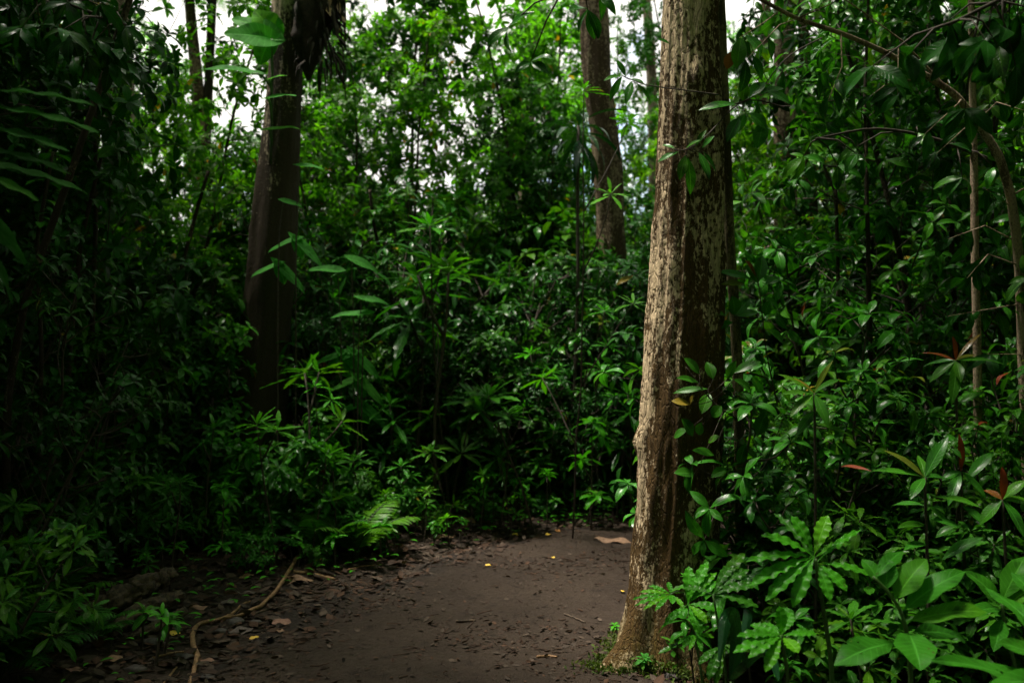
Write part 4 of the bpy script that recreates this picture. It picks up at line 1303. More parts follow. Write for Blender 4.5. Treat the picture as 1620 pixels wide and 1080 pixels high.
# --- low plants along the foot of the thicket
low = [(560, 800, 7.0, 0.42, 'fern', 'bright arching fern at the left bend of the far path edge'), (505, 810, 6.9, 0.36, 'fern', 'darker arching fern left of the bright arching fern'), (90, 900, 5.4, 0.32, 'fern', 'fresh fern beside the logs, far left'), (30, 890, 5.4, 0.36, 'fern', 'dim feathery fern at far left, under the dark shrubs'),
       (60, 985, 4.8, 0.28, 'fern', 'low dark fern left of the logs'), (150, 985, 4.9, 0.2, 'fern', 'small drooping fern in front of the logs'), (0, 1010, 4.4, 0.34, 'fern', 'dark fern nearest the viewer on the left')]
for i, (px, py, Y, H, kd, lab) in enumerate(low):
    x = (px - 810) / FPX * Y
    K_FERN.place(i + (1 if px < 200 else 0), x, Y, hgt(x, Y), rp.random() * 6.28, H, lab, 'fern', 'ferns along the path')
# low bushes closing the foot of the thicket
K_LOW = Kind([grow_shrub('low_shrub', 170 + k, 0.9, nst=5, leafL=0.15, k=8, tm=(T_NARROW, T_SHRUB, T_WAVY, T_BROAD)[k], lm=(L_DARK, L_MID, L_MID, L_BROAD)[k], nb=6, sub=2, low=0.05, spread=0.6) for k in range(4)])
spots = []
for k in range(3000):
    x, y = rp.uniform(-5.0, 4.2), rp.uniform(3.6, 10.5)
    spots.append((x, y))
spots = np.array(spots)
sds = path_sd(spots[:, 0], spots[:, 1])
taken = []
cnt = {}
for (x, y), sd in zip(spots, sds):
    px = 810 + x / y * FPX
    if not (-80 < px < 1700) or sd < 0.42 or sd > 1.9:
        continue
    if any(math.hypot(x - a, y - b) < 0.40 for a, b in taken):
        continue
    if math.hypot(x + 1.95, y - 5.5) < 0.75 or math.hypot(x - 0.78, y - 4.8) < 0.62 or (px < 480 and y < 5.2 and x > -2.2):
        continue
    if px > 1000 and y < 4.0:
        continue
    taken.append((x, y))
    if len(taken) > 120:
        break
    side = 'left of the path' if px < 470 else 'along the far edge of the path' if px < 1040 else 'in the right thicket'
    hh = rp.uniform(0.40, 0.95) * (0.7 if sd < 0.7 else 1.0) * (0.62 if side.startswith('along') else 1.0)
    K_LOW.place(len(taken), x, y, hgt(x, y), rp.random() * 6.28, hh, 'low bushy plant ' + side, 'shrub', 'low bushy plants ' + side)
K_LOW.drop_unused()
n = 0
sx, sy = rp.uniform(-4.0, 3.2, 4000), rp.uniform(4.2, 9.6, 4000)
for x, y, sd in zip(sx, sy, path_sd(sx, sy)):
    px = 810 + x / y * FPX
    if sd < 0.18 or sd > 1.3 or px < -60 or px > 1060 or rp.random() < sd * 0.4:
        continue
    if math.hypot(x + 1.95, y - 5.5) < 0.55 or (px < 560 and px > 290 and y < 6.6) or math.hypot(x - 0.78, y - 4.8) < 0.75:
        continue
    n += 1
    if n > 140:
        break
    side = 'left of the path' if px < 560 else 'along the far edge of the path'
    K_SEED.place(n, x, y, hgt(x, y), rp.random() * 6.28, rp.uniform(0.12, 0.34), 'low green seedling sprouting ' + side, 'seedling', 'seedlings ' + side)
# ferny cover, brightest where the path bends away
gc = Leaves(np.random.default_rng(66))
gxs, gys = gc.rng.uniform(-4.5, 3.5, 26000), gc.rng.uniform(3.2, 10.5, 26000)
for x, y, sd, zz in zip(gxs, gys, path_sd(gxs, gys), land(gxs, gys)):
    dens = 0.9 if x > 0.2 and y > 8 else 0.16
    if sd < 0.1 or gc.rng.random() > dens * (1.0 if sd < 1.2 else 0.4):
        continue
    if math.hypot(x - 0.78, y - 4.8) < 0.7:
        continue
    a_ = gc.rng.random() * 6.28
    h_ = gc.rng.uniform(0.0, 0.14)
    gc.one((x, y, zz + h_), np.array([math.cos(a_), math.sin(a_), 0.35]), UPZ + 0.01, gc.rng.uniform(0.03, 0.075))
tag(gc.build('ground_cover', T_SHRUB, L_FRESH, None), 'low ferny ground cover along the foot of the thicket', 'ground cover', kind='stuff')
for K in (K_SHRUB, K_BROAD, K_TALL, K_TREE, K_ROS, K_FERN, K_SEED, K_DROOP):
    K.drop_unused()

# ------------------------------------------------------------------ foreground plants, leaf by leaf
def hero(name, lab, cat, stem_pts, r, mat=None, group=None):
    p = [at(*a) if len(a) == 3 and isinstance(a[0], (int, float)) and abs(a[0]) > 8 else np.asarray(a, float) for a in stem_pts]
    g = foot(p[0][0], p[0][1])
    p.insert(0, np.array([p[0][0], p[0][1], g - 0.05]))
    root = empty(name, (p[0][0], p[0][1], g))
    stalk(root, p, r, mat or W_FRESH)
    tag(root, lab, cat, group)
    return root


def fan(root, c, Y, tips, w, mat, **kw):
    """leaves from one centre: (tip px, tip py, further away in m, width factor)"""
    b = at(c[0], c[1], Y)
    for k, (tx, ty, dy, wf) in enumerate(tips):
        a = dict(kw)
        a.setdefault('seed', k)
        blade(root, b + np.array([0, dy * 0.05, 0]), at(tx, ty, Y + dy), w * wf, mat, tone=0.45 + 0.5 * ((k * 37) % 10) / 10, **a)


WAVY = dict(up=(0.0, -0.5, 0.85), p=1.45, q=0.75, droop=0.6, wave=0.022, wk=5.5, lobe=0.10, lk=6.5, fold=0.13, n=30, m=6)
BIG = dict(up=(0.0, -0.45, 0.9), p=1.0, q=0.8, droop=0.6, wave=0.025, wk=1.6, lobe=0.05, lk=2.5, fold=0.16, n=18, m=8)
PLAIN = dict(p=0.95, q=0.85, droop=0.5, wave=0.01, wk=1.2, fold=0.2, n=12, m=4)

h = hero('rosette_plant', 'largest bright rosette of wavy lobed leaves, right of the mottled trunk foot', 'plant', [(1318, 1060, 3.5), (1302, 960, 3.45), (1290, 884, 3.4)], [0.010, 0.008, 0.006])
fan(h, (1288, 880), 3.4, [(1252, 816, .06, 1.1), (1309, 815, .08, 1.15), (1204, 846, -.02, .95), (1180, 888, -.06, .85), (1186, 926, -.08, 1.0), (1211, 950, -.10, 1.0), (1254, 960, -.10, 1.05)], 0.046, L_FRESH, **{**WAVY})
fan(h, (1292, 890), 3.42, [(1362, 838, .12, .55), (1378, 910, -.03, .75), (1340, 935, -.08, .95), (1313, 950, -.10, .95)], 0.046, L_FRESH, **{**WAVY})
fan(h, (1288, 884), 3.43, [(1225, 812, .2, .7), (1345, 860, .2, .8)], 0.044, L_MID, **WAVY)
h = hero('rosette_plant', 'smaller bright rosette with one upright leaf, below the largest rosette', 'plant', [(1248, 1080, 3.15), (1242, 1040, 3.12), (1236, 1005, 3.1)], [0.008, 0.006, 0.005])
fan(h, (1236, 1006), 3.1, [(1233, 958, .0, 1.1), (1252, 968, .06, 1.15), (1187, 988, .05, .9), (1166, 1006, -.04, .9), (1160, 1032, -.08, .95), (1184, 1040, -.1, .9), (1211, 1062, -.1, 1.05), (1263, 1032, -.08, 1.2), (1292, 1002, .03, .9), (1205, 985, .1, .8)], 0.036, L_FRESH, **{**WAVY})
h = hero('big_leaf_plant', 'broad oval-leaved plant on a curved green stem, right foreground', 'plant', [(1442, 1075, 3.05), (1436, 1002, 3.02), (1424, 962, 3.0), (1402, 932, 3.0), (1381, 912, 3.0)], [0.009, 0.007, 0.006, 0.005])
for (b, t, dy, w, tn) in [((1414, 950), (1466, 884, 0), .04, .072, .7), ((1428, 966), (1526, 904, 0), .02, .070, .8), ((1436, 983), (1562, 968, 0), -.03, .066, .75), ((1400, 934), (1406, 884, 0), .05, .052, .6), ((1392, 922), (1364, 884, 0), .06, .045, .8), ((1384, 914), (1428, 872, 0), .1, .04, .5),
                          ((1437, 1000), (1456, 1060, 0), -.16, .100, .9), ((1416, 1016), (1320, 1052, 0), -.08, .082, .7), ((1440, 1000), (1528, 1015, 0), .1, .06, .2)]:
    blade(h, at(b[0], b[1], 3.0), at(t[0], t[1], 3.0 + dy), w * 1.15, L_BIG, tone=tn, seed=b[0], **BIG)
h = hero('big_leaf_plant', 'broad-leaved plant reaching in at the lower right corner', 'plant', [(1700, 1120, 2.9), (1690, 1090, 2.9)], [0.009, 0.007])
for (b, t, dy, w) in [((1690, 1070), (1578, 1015), .0, .085), ((1680, 1110), (1474, 1044), -.05, .075), ((1690, 1100), (1560, 1085), -.2, .08), ((1690, 1060), (1640, 960), .1, .08), ((1690, 1060), (1560, 930), .35, .07), ((1700, 1060), (1600, 905), .4, .07)]:
    blade(h, at(b[0], b[1], 2.9), at(t[0], t[1], 2.9 + dy), w, L_BIG, tone=0.6, seed=t[0], **BIG)
h = hero('big_leaf_plant', 'plant with paired upright oval leaves right of the curved-stem plant', 'plant', [(1610, 1060, 3.5), (1590, 1000, 3.5), (1585, 950, 3.5)], [0.009, 0.007, 0.006])
for (b, t, dy, w) in [((1583, 955), (1526, 903), .05, .075), ((1583, 962), (1530, 975), -.1, .06), ((1585, 950), (1622, 880), .05, .08), ((1587, 965), (1640, 925), 0, .07), ((1585, 980), (1572, 1030), -.15, .06), ((1590, 985), (1545, 1000), .1, .05)]:
    blade(h, at(b[0], b[1], 3.5), at(t[0], t[1], 3.5 + dy), w, L_BIG, tone=0.55, seed=t[1], **BIG)

# bright compound leaves at the foot of the mottled trunk
h = hero('trunk_foot_plant', 'bright green plant of small lobed leaves against the mottled trunk foot', 'plant', [(1112, 1075, 4.15), (1100, 1010, 4.15), (1088, 955, 4.15), (1082, 938, 4.15)], [0.007, 0.005, 0.004])
fan(h, (1062, 940), 4.1, [(1000, 948, -.03, .7), (1004, 958, -.06, .7), (1018, 964, -.08, .8), (1036, 966, -.1, .8), (1012, 936, .02, .8), (1026, 926, .04, .8), (1057, 920, .05, .9), (1064, 955, -.12, 1.1), (1082, 962, -.1, .9)], 0.026, L_FRESH, **{**WAVY})
fan(h, (1088, 955), 4.12, [(1134, 905, .1, .9), (1150, 916, .08, .9), (1140, 965, -.05, 1.2), (1108, 1005, -.12, 1.1), (1118, 985, -.1, 1.0), (1120, 888, .12, 1.1), (1090, 895, .1, 1.2), (1100, 912, .05, .9), (1050, 990, -.08, .8)], 0.040, L_FRESH, **{**WAVY})
fan(h, (1102, 1003), 4.05, [(1072, 1018, -.06, .8), (1078, 1026, -.08, .8), (1090, 1028, -.1, .7), (1122, 990, .05, .8), (1130, 1008, 0, .9), (1110, 1030, -.08, .9)], 0.026, L_FRESH, **{**WAVY})
stalk(h, [at(1082, 938, 4.15), at(1072, 934, 4.12), at(1060, 940, 4.1)], 0.003)
h = hero('trunk_foot_plant', 'leafy plant between the mottled trunk and the strap-leaved plant', 'plant', [(1150, 1070, 3.95), (1138, 1000, 3.95), (1128, 940, 3.95)], [0.007, 0.005, 0.004])
fan(h, (1128, 940), 3.95, [(1185, 900, .08, 1), (1198, 925, .0, 1.1), (1160, 890, .1, 1.0), (1178, 875, .15, 1.1), (1200, 960, -.05, 1.0), (1080, 930, .1, .8)], 0.044, L_MID, **WAVY)
fan(h, (1142, 1020), 3.9, [(1120, 1075, -.1, 1.0), (1105, 1050, -.06, .8), (1185, 1030, -.04, 1.0), (1180, 1052, -.06, 1.1), (1132, 1082, -.1, .9)], 0.040, L_MID, **WAVY)
h = hero('strap_leaf_plant', 'dark shiny strap-leaved plant arching beside the trunk foot', 'plant', [(1158, 1078, 3.8)], [0.012, 0.01])
b = at(1158, 1075, 3.8)
for k, (pts, w) in enumerate([(((1166, 1010, 3.78), (1160, 965, 3.72), (1148, 975, 3.64), (1138, 1045, 3.58)), .046), (((1180, 1000, 3.85), (1186, 955, 3.9), (1182, 975, 3.98), (1178, 1040, 4.0)), .036), (((1172, 1060, 3.7), (1200, 1030, 3.62), (1222, 1040, 3.55), (1232, 1075, 3.5)), .036)]):
    P = np.array([b] + [at(*p) for p in pts]) - np.array(h.location)
    s = np.linspace(0, 1, 5)
    t = np.linspace(0, 1, 22)
    C = np.stack([np.interp(t, s, P[:, i]) for i in range(3)], -1)
    for _ in range(4):
        C[1:-1] = (C[:-2] + 2 * C[1:-1] + C[2:]) / 4
    tan = np.gradient(C, axis=0)
    side = np.cross(tan, np.array([0.15, 1, 0.1]))
    side /= np.linalg.norm(side, axis=1)[:, None]
    nor = np.cross(side, tan)
    nor /= np.linalg.norm(nor, axis=1)[:, None]
    ww = w * 0.5 * np.clip(np.minimum((t + 0.25) * 2, (1.02 - t) * 4), 0, 1) ** 0.7
    mb = MB()
    vs = np.linspace(-1, 1, 5)
    V = np.concatenate([C + side * (ww * v)[:, None] + nor * (np.abs(v) * ww * 0.35)[:, None] for v in vs]).reshape(5, 22, 3).transpose(1, 0, 2).reshape(-1, 3)
    i, j = np.meshgrid(np.arange(21), np.arange(4), indexing='ij')
    Q = np.stack([i * 5 + j, i * 5 + j + 1, (i + 1) * 5 + j + 1, (i + 1) * 5 + j], -1).reshape(-1, 4)
    A = np.stack([np.full(110, .5), np.repeat(t, 5), np.tile(np.abs(vs), 22), np.zeros(110)], -1)
    mb.add(V, Q, A)
    mb.build('leaf', L_STRAP, h)

# leafy sprays hanging before the mottled trunk
def spray(lab, pts, leaves, Y, r=0.004, w=0.03, mat=None, group='leafy sprays before the mottled trunk'):
    P = [at(a, b_, Y + d) for a, b_, d in pts]
    root = empty('leafy_branch', P[0])
    stalk(root, P, [r, r * 0.5], W_TWIG, 'twig')
    tw_ = MB()
    PP = np.array(P)
    tt = np.linspace(0, len(PP) - 1, 40)
    PP = np.stack([np.interp(tt, np.arange(len(P)), PP[:, i]) for i in range(3)], -1)
    for (bx, by, tx, ty, wf, ag) in leaves:
        e_ = at(bx, by, Y)
        q_ = PP[np.argmin(np.linalg.norm(PP - e_ + np.array([0.02 * np.sign(tx - bx), 0, 0.03]), axis=1))]
        if np.linalg.norm(q_ - e_) > 0.008:
            tw_.tube(np.array([q_, (q_ + e_) / 2 + np.array([0, 0, -0.006]), e_]) - np.array(root.location), [r * 0.5, r * 0.42, r * 0.35], 5)
    if tw_.n:
        tw_.build('side_twigs', W_TWIG, root)
    for k, (bx, by, tx, ty, wf, ag) in enumerate(leaves):
        blade(root, at(bx, by, Y), at(tx, ty, Y + 0.05 * math.sin(k * 2.3)), w * wf, mat or L_BROAD, up=(0.1 * math.sin(k), -0.8, 0.8), tone=0.4 + 0.06 * (k % 8), age=ag, seed=k, **PLAIN)
    tag(root, lab, 'branch', group)
    return root
spray('leafy twig with hanging oval leaves across the middle of the mottled trunk', [(1240, 170, .25), (1175, 150, .1), (1120, 215, 0), (1085, 240, 0), (1060, 235, 0)],
      [(1085, 245, 1075, 285, 1.5, 0), (1088, 248, 1092, 308, 1.7, 0), (1105, 240, 1122, 285, 1.4, 0), (1112, 240, 1132, 272, 1.0, 0), (1075, 240, 1040, 257, 1.1, 0), (1085, 235, 1108, 222, .9, 0), (1068, 235, 1047, 230, .8, 0), (1110, 235, 1130, 215, 1., 0), (1100, 232, 1118, 205, .9, 0)], 4.55)
spray('bare twig with tiny leaves crossing the mottled trunk high up', [(1136, 150, .1), (1100, 145, 0), (1060, 140, 0), (1020, 135, 0), (985, 120, 0)],
      [(1060, 70, 1038, 62, .9, 0), (1020, 135, 998, 125, 1.0, 0), (1000, 128, 990, 165, 1.2, 0), (985, 120, 965, 160, 1.2, 0), (990, 122, 975, 95, 1.0, 0), (985, 120, 955, 128, 1.0, 0), (1005, 130, 1030, 165, 1.1, 0)], 4.5, r=0.0035)
spray('leafy shoot with an orange leaf crossing the mottled trunk low down', [(1225, 700, .4), (1170, 665, .15), (1130, 640, 0), (1100, 600, 0), (1085, 580, 0)],
      [(1107, 592, 1082, 566, 1.2, 0), (1128, 600, 1118, 572, 1.3, 0), (1105, 605, 1070, 598, .9, 0), (1120, 615, 1065, 622, .9, 0), (1092, 640, 1062, 634, 1.0, 1.0), (1092, 640, 1098, 625, .7, 1.0), (1110, 655, 1122, 622, 1.4, 0), (1126, 660, 1142, 642, 1.4, 0), (1096, 690, 1078, 662, 1.5, 0), (1088, 680, 1066, 692, 1.2, 0), (1105, 688, 1110, 668, 1.0, 0),
       (1160, 590, 1204, 572, 1.2, 0), (1160, 600, 1188, 618, 1.2, 0), (1150, 600, 1165, 570, 1., 0), (1178, 640, 1200, 655, 1.3, 0), (1205, 660, 1215, 640, 1.2, 0), (1198, 690, 1212, 650, 1.5, 0), (1180, 700, 1170, 735, 1.2, 0), (1100, 750, 1066, 748, 1.3, 0), (1130, 720, 1095, 712, 1.1, 0), (1140, 690, 1120, 700, 1.0, 0), (1150, 740, 1125, 755, 1.1, 0)], 4.5, w=0.042, mat=L_MID)
spray('leafy shoot with pale upright leaves beside the climbing stem', [(1230, 640, .2), (1212, 560, .1), (1206, 500, 0), (1200, 445, 0), (1195, 430, 0)],
      [(1200, 448, 1180, 420, 1.5, 0), (1200, 446, 1206, 404, 1.5, 0), (1196, 440, 1178, 412, 1.0, .9), (1190, 443, 1135, 430, 1.2, 0), (1180, 450, 1140, 450, 1.0, .35), (1162, 498, 1158, 468, 1.7, 0), (1162, 500, 1188, 472, 1.2, 0), (1150, 500, 1110, 490, .9, 0), (1165, 500, 1200, 495, 1.2, 0), (1160, 510, 1135, 520, 1.3, 0), (1210, 500, 1218, 475, 1.2, 0), (1210, 450, 1235, 440, 1.2, 0), (1210, 470, 1232, 490, 1.2, 0), (1232, 455, 1230, 438, 1.0, 0), (1215, 520, 1240, 545, 1.3, 0)], 4.7, w=0.042)
spray('leafy spray hanging right of the mottled trunk top', [(1300, 60, .5), (1240, 90, .2), (1200, 150, 0), (1165, 165, 0), (1130, 172, 0)],
      [(1165, 110, 1172, 60, 1.6, 0), (1170, 60, 1185, 95, 1.4, 0), (1180, 55, 1205, 85, 1.4, 0), (1160, 80, 1150, 110, 1.2, .8), (1170, 165, 1105, 175, 1.2, 0), (1175, 160, 1180, 130, 1.3, 0), (1185, 155, 1210, 130, 1.4, 0), (1185, 178, 1212, 205, 1.7, 0), (1170, 185, 1150, 225, 1.3, 0), (1200, 150, 1240, 140, 1.2, 0), (1215, 145, 1250, 165, 1.3, 0), (1210, 190, 1198, 235, 1.6, 0), (1180, 180, 1165, 210, 1.3, 0)], 4.6, w=0.044)

# foreground shrub at the right with red young leaves
def shoot(lab, stem, Y, leaves, w=0.045, mat=None):
    h_ = hero('red_tipped_shrub', lab, 'shrub', [(a, b_, Y) for a, b_ in stem], [0.009, 0.007, 0.005], W_TWIG, 'red-tipped shrubs on the right')
    c = stem[-1]
    for k, (tx, ty, dy, wf, ag, *bb) in enumerate(leaves):
        b_ = bb[0] if bb else c
        blade(h_, at(b_[0], b_[1], Y), at(tx, ty, Y + dy), w * wf, mat or L_BROAD, up=(0.2 * math.sin(k * 3), -0.5, 1), tone=0.35 + 0.5 * ((k * 29) % 10) / 10, age=ag, seed=k, **PLAIN)
    return h_
shoot('shrub with tall upright leaf and one dark red leaf, right thicket', [(1470, 1000), (1466, 850), (1463, 755)], 4.0,
      [(1500, 690, .05, 1.2, 0), (1398, 712, .05, .9, .35), (1330, 738, .1, .55, 1.0, (1378, 745)), (1380, 745, .0, .8, 0), (1440, 790, -.1, 1.0, 0), (1452, 720, .1, .8, 0), (1500, 760, .1, .9, 0), (1553, 803, -.05, .9, 0, (1474, 785)), (1420, 835, -.05, 1.0, 0, (1466, 830)), (1520, 835, -.05, 1.1, 0, (1468, 820)), (1500, 830, 0, .9, 0, (1467, 800)), (1410, 800, .1, 1., 0, (1466, 800)), (1430, 870, -.1, 1.0, 0, (1467, 860)), (1555, 850, 0, 1.2, 0, (1490, 885))])
shoot('shrub with a single upright rust-red leaf above bluish leaves, right thicket', [(1530, 980), (1524, 850), (1520, 745)], 4.2,
      [(1517, 686, .0, .7, 1.0), (1572, 714, .05, 1.1, 0, (1528, 762)), (1490, 760, 0, 1., 0), (1560, 790, -.05, 1.0, 0), (1500, 800, -.1, 1.0, 0), (1556, 830, -.1, 1.1, 0, (1522, 800)), (1480, 850, 0, 1.1, 0, (1522, 830))])
shoot('shrub with brown-red withering leaves at far right', [(1600, 990), (1590, 870), (1586, 790)], 4.0,
      [(1585, 738, 0, .8, 1.0), (1556, 775, .05, .9, .8), (1625, 760, 0, 1.1, 0), (1640, 800, 0, 1.2, 0), (1550, 830, 0, 1.1, 0), (1620, 850, -.1, 1.1, 0)])
shoot('shrub with a dark red new leaf amid spreading green leaves, before the pole sapling', [(1516, 800), (1514, 680), (1512, 570)], 4.6,
      [(1507, 532, 0, .6, 1.0), (1458, 558, .05, .55, .9), (1552, 528, .05, .5, .6), (1545, 562, .05, .6, .4), (1588, 576, 0, .8, 0), (1470, 605, 0, 1., 0), (1520, 605, -.1, 1., 0), (1505, 640, -.1, 1.2, 0), (1460, 580, .1, .8, 0), (1560, 620, 0, .9, 0, (1514, 640)), (1460, 660, 0, .9, 0, (1514, 660))])
shoot('shrub with reddish-edged arching leaf beside the thin shoot, right of mottled trunk', [(1290, 860), (1290, 740), (1288, 622)], 4.3,
      [(1318, 570, .0, .6, .3), (1255, 598, .0, .55, .9), (1230, 592, .05, .7, 0), (1235, 625, -.05, .9, 0), (1250, 660, -.08, 1.0, 0), (1330, 640, 0, 1.0, 0), (1310, 675, -.08, 1.1, 0), (1260, 690, -.08, 1.0, 0, (1288, 650)), (1330, 600, .1, .8, 0), (1230, 700, 0, .9, 0, (1289, 670)), (1345, 690, 0, .9, 0, (1289, 670))], mat=L_MID, w=0.042)

# big drooping lobed leaf from the left, near the viewer
h = hero('drooping_leaf_plant', 'plant with long drooping ribbed leaves entering from the left edge', 'plant', [(-170, 800, 2.9), (-150, 420, 2.9), (-110, 250, 2.9)], [0.02, 0.016, 0.012])
for k, (b_, t, w, dy) in enumerate([((-110, 150), (150, 168), .050, 0), ((-110, 170), (155, 210), .062, -.05), ((-110, 200), (108, 240), .062, -.08), ((-110, 230), (112, 276), .05, .0), ((-110, 250), (138, 306), .055, .08), ((-110, 260), (60, 318), .05, -.1), ((-110, 160), (20, 70), .06, .05), ((-110, 260), (40, 420), .07, .05), ((-110, 260), (20, 480), .06, .2), ((-100, 120), (40, 40), .06, .1)]):
    blade(h, at(b_[0], b_[1], 2.85), at(t[0], t[1], 2.8 + dy), w, L_DROOP, up=(0.1, -0.35, 1), tone=0.5, seed=k, p=0.95, q=0.6, droop=0.4, wave=0.008, wk=5, lobe=0.04, lk=7, fold=0.16, n=24, m=6)

# dark dracaena on a cane, across the path
r_, hh = grow_strap('cane_plant', 71, 0.6, 20, stem=2.85, tm=T_CANE)
p = at(904, 185, 9.4)
r_.location = (p[0], 9.4, hgt(p[0], 9.4))
s = (p[2] - hgt(p[0], 9.4)) / 2.85
r_.scale = (s, s, s)
tag(r_, 'dark cane plant with drooping strap leaves high before the reddish trunk', 'plant')
# overhanging dark branches at the top corners
for (lab, pts, seed, nl, mat, L_) in (('dark leafy branch hanging into the top right corner', [(1800, -120, 3.6), (1660, -40, 3.5), (1560, 10, 3.4), (1500, 40, 3.35)], 1, 120, L_DARK, 0.15),
                                   ('leafy branch hanging in at the top between reddish and mottled trunks', [(1060, -260, 4.6), (980, -120, 4.5), (920, -40, 4.4), (880, -5, 4.4)], 2, 34, L_BROAD, 0.13),
                                   ('dark leafy branch hanging into the top left corner', [(-200, -160, 4.2), (-40, -60, 4.2), (90, 0, 4.2), (200, 40, 4.2)], 3, 190, L_DARK, 0.13),
                                   ('hanging leafy branch with large drooping leaves under the arching sapling', [(1560, 250, 5.2), (1470, 215, 5.0), (1380, 200, 4.9), (1290, 220, 4.8)], 4, 32, L_BROAD, 0.14)):
    P = [at(*q) for q in pts]
    r_ = empty('hanging_branch', P[0])
    stalk(r_, P, [0.011, 0.005], W_TWIG, 'branch')
    lv = Leaves(np.random.default_rng(seed))
    tw = MB()
    P = np.array(P) - np.array(r_.location)
    for k in range(nl // 4):
        t = lv.rng.random() ** 0.7 * 2.999
        i = int(t)
        q = P[i] + (P[i + 1] - P[i]) * (t - i)
        e = q + lv.rng.normal(size=3) * np.array([0.12, 0.15, 0.08]) + np.array([0, 0, -0.10])
        tw.tube([q, (q + e) / 2 + np.array([0, 0, 0.03]), e], [0.005, 0.004, 0.002], 4)
        for m_ in range(4):
            d = np.array([lv.rng.normal() * 0.6, lv.rng.normal() * 0.6, -0.6 + lv.rng.normal() * 0.4])
            lv.one(e, d, np.array([lv.rng.normal() * 0.4, -0.8, 0.7]), L_ * lv.rng.uniform(0.75, 1.15))
    tw.build('twig', W_TWIG, r_)
    lv.build('foliage', T_BROAD, mat, r_)
    tag(r_, lab, 'branch')

# low plants filling the right foreground behind and between the big leaves
rq = np.random.default_rng(31)
K_R = Kind([grow_rosette('rosette_plant', 500 + k, 0.6, tiers=2, nl=8, leafL=0.19, tm=(T_BROAD, T_WAVY, T_BROAD)[k], lm=(L_BROAD, L_MID, L_DARK)[k]) for k in range(3)])
got = []
for k in range(900):
    px, Y = rq.uniform(1090, 1720), rq.uniform(3.2, 4.7)
    x = (px - 810) / FPX * Y
    if any(math.hypot(x - a, Y - b) < 0.26 for a, b in got) or math.hypot(x - 0.78, Y - 4.8) < 0.5 or path_sd(np.array([x]), np.array([Y]))[0] < 0.15:
        continue
    if Y < 3.7 and (1240 < px < 1330 or 1380 < px < 1470):
        continue
    got.append((x, Y))
    if len(got) > 34:
        break
    K_R.place(k, x, Y, hgt(x, Y), rq.random() * 6.28, rq.uniform(0.28, 0.55) * (0.75 if Y < 3.6 else 1.1), 'dim leafy plant low among the big leaves of the right foreground', 'plant', 'low leafy plants of the right foreground')
for k, (px, Y, h_) in enumerate([(1098, 4.34, .40), (1128, 4.42, .52), (1160, 4.5, .62), (1190, 4.4, .55), (1075, 4.28, .26), (1145, 4.28, .38), (1215, 4.6, .8)]):
    x = (px - 810) / FPX * Y
    K_R.place(k, x, Y, foot(x, Y), rq.random() * 6.28, h_, 'leafy plant crowding the right side of the mottled trunk foot', 'plant', 'leafy plants at the mottled trunk foot')
K_R.drop_unused()

# small plants and moss at the mottled trunk's foot
rm = np.random.default_rng(41)
lvm = Leaves(rm)
for k in range(3000):
    a_ = rm.uniform(R(-215), R(-40))
    rr = 0.19 + 0.07 * rm.random() + 0.12 * rm.random() ** 4 + 0.28 * math.exp(-((a_ - R(-152)) / 0.34) ** 2) * rm.random()
    x, y = 0.78 + math.cos(a_) * rr, 4.8 + math.sin(a_) * rr
    d = rm.normal(size=3) * 0.6 + UPZ * 0.6
    lvm.one((x, y, foot(x, y) + 0.01 + 0.05 * rm.random() * (rr < 0.34)), d, rm.normal(size=3) + UPZ, rm.uniform(0.012, 0.028))
tag(lvm.build('moss', T_SHRUB, M_MOSS, None), 'olive moss carpet around the foot of the mottled trunk', 'moss', kind='stuff')
for k, (px, py, s_, lab) in enumerate([(972, 1003, .10, 'tiny grass-like sprout on the path beside the mottled trunk root'), (1012, 1062, .12, 'small round-leaved creeper at the base of the mottled trunk, left of the strap leaves'), (1052, 1050, .16, 'small pale-leaved seedling pressed against the front of the mottled trunk'), (1085, 1062, .18, 'dim seedling at the front right of the mottled trunk base')]):
    c = on_ground(px, py)
    r_, h_ = grow_rosette('seedling', 700 + k, s_, tiers=1, nl=9, leafL=s_ * 0.45, tm=T_NARROW if k == 0 else T_SHRUB, lm=L_FRESH if k < 1 else L_AROID)
    r_.location = tuple(float(a) for a in c)
    tag(r_, lab, 'seedling')
# ------------------------------------------------------------------ things lying on the ground
def lying(name, lab, cat, pix, r, mat, lift=0.6, seg=8, n=None, bump=0.25, group=None, raise_=None, groove=1.0):
    P = []
    for k, (px, py) in enumerate(pix):
        g = on_ground(px, py)
        rr = r[min(k, len(r) - 1)]
        P.append(g + np.array([0, 0, rr * lift + (raise_[k] if raise_ else 0)]))
    P = np.array(P)
    s = np.linspace(0, 1, len(P))
    n = n or max(10, 5 * len(P))
    t = np.linspace(0, 1, n)
    C = np.stack([np.interp(t, s, P[:, i]) for i in range(3)], -1)
    for _ in range(2):
        C[1:-1] = (C[:-2] + 2 * C[1:-1] + C[2:]) / 4
    C[:, :2] += np.array([[nz(i * 0.55, pix[0][0] + a * 9.0) for a in (0, 1)] for i in range(n)]) * r[0] * 0.9
    rr = np.interp(t, np.linspace(0, 1, len(r)), r) * np.array([1 + 0.3 * nz(i * 0.9, pix[0][1]) for i in range(n)])
    mb = MB()
    c0 = C.mean(0)
    mb.tube(C, rr, seg, bump=bump, seed=pix[0][0], groove=groove)
    o = mb.build(name, mat, None, c0)
    return tag(o, lab, cat, group)


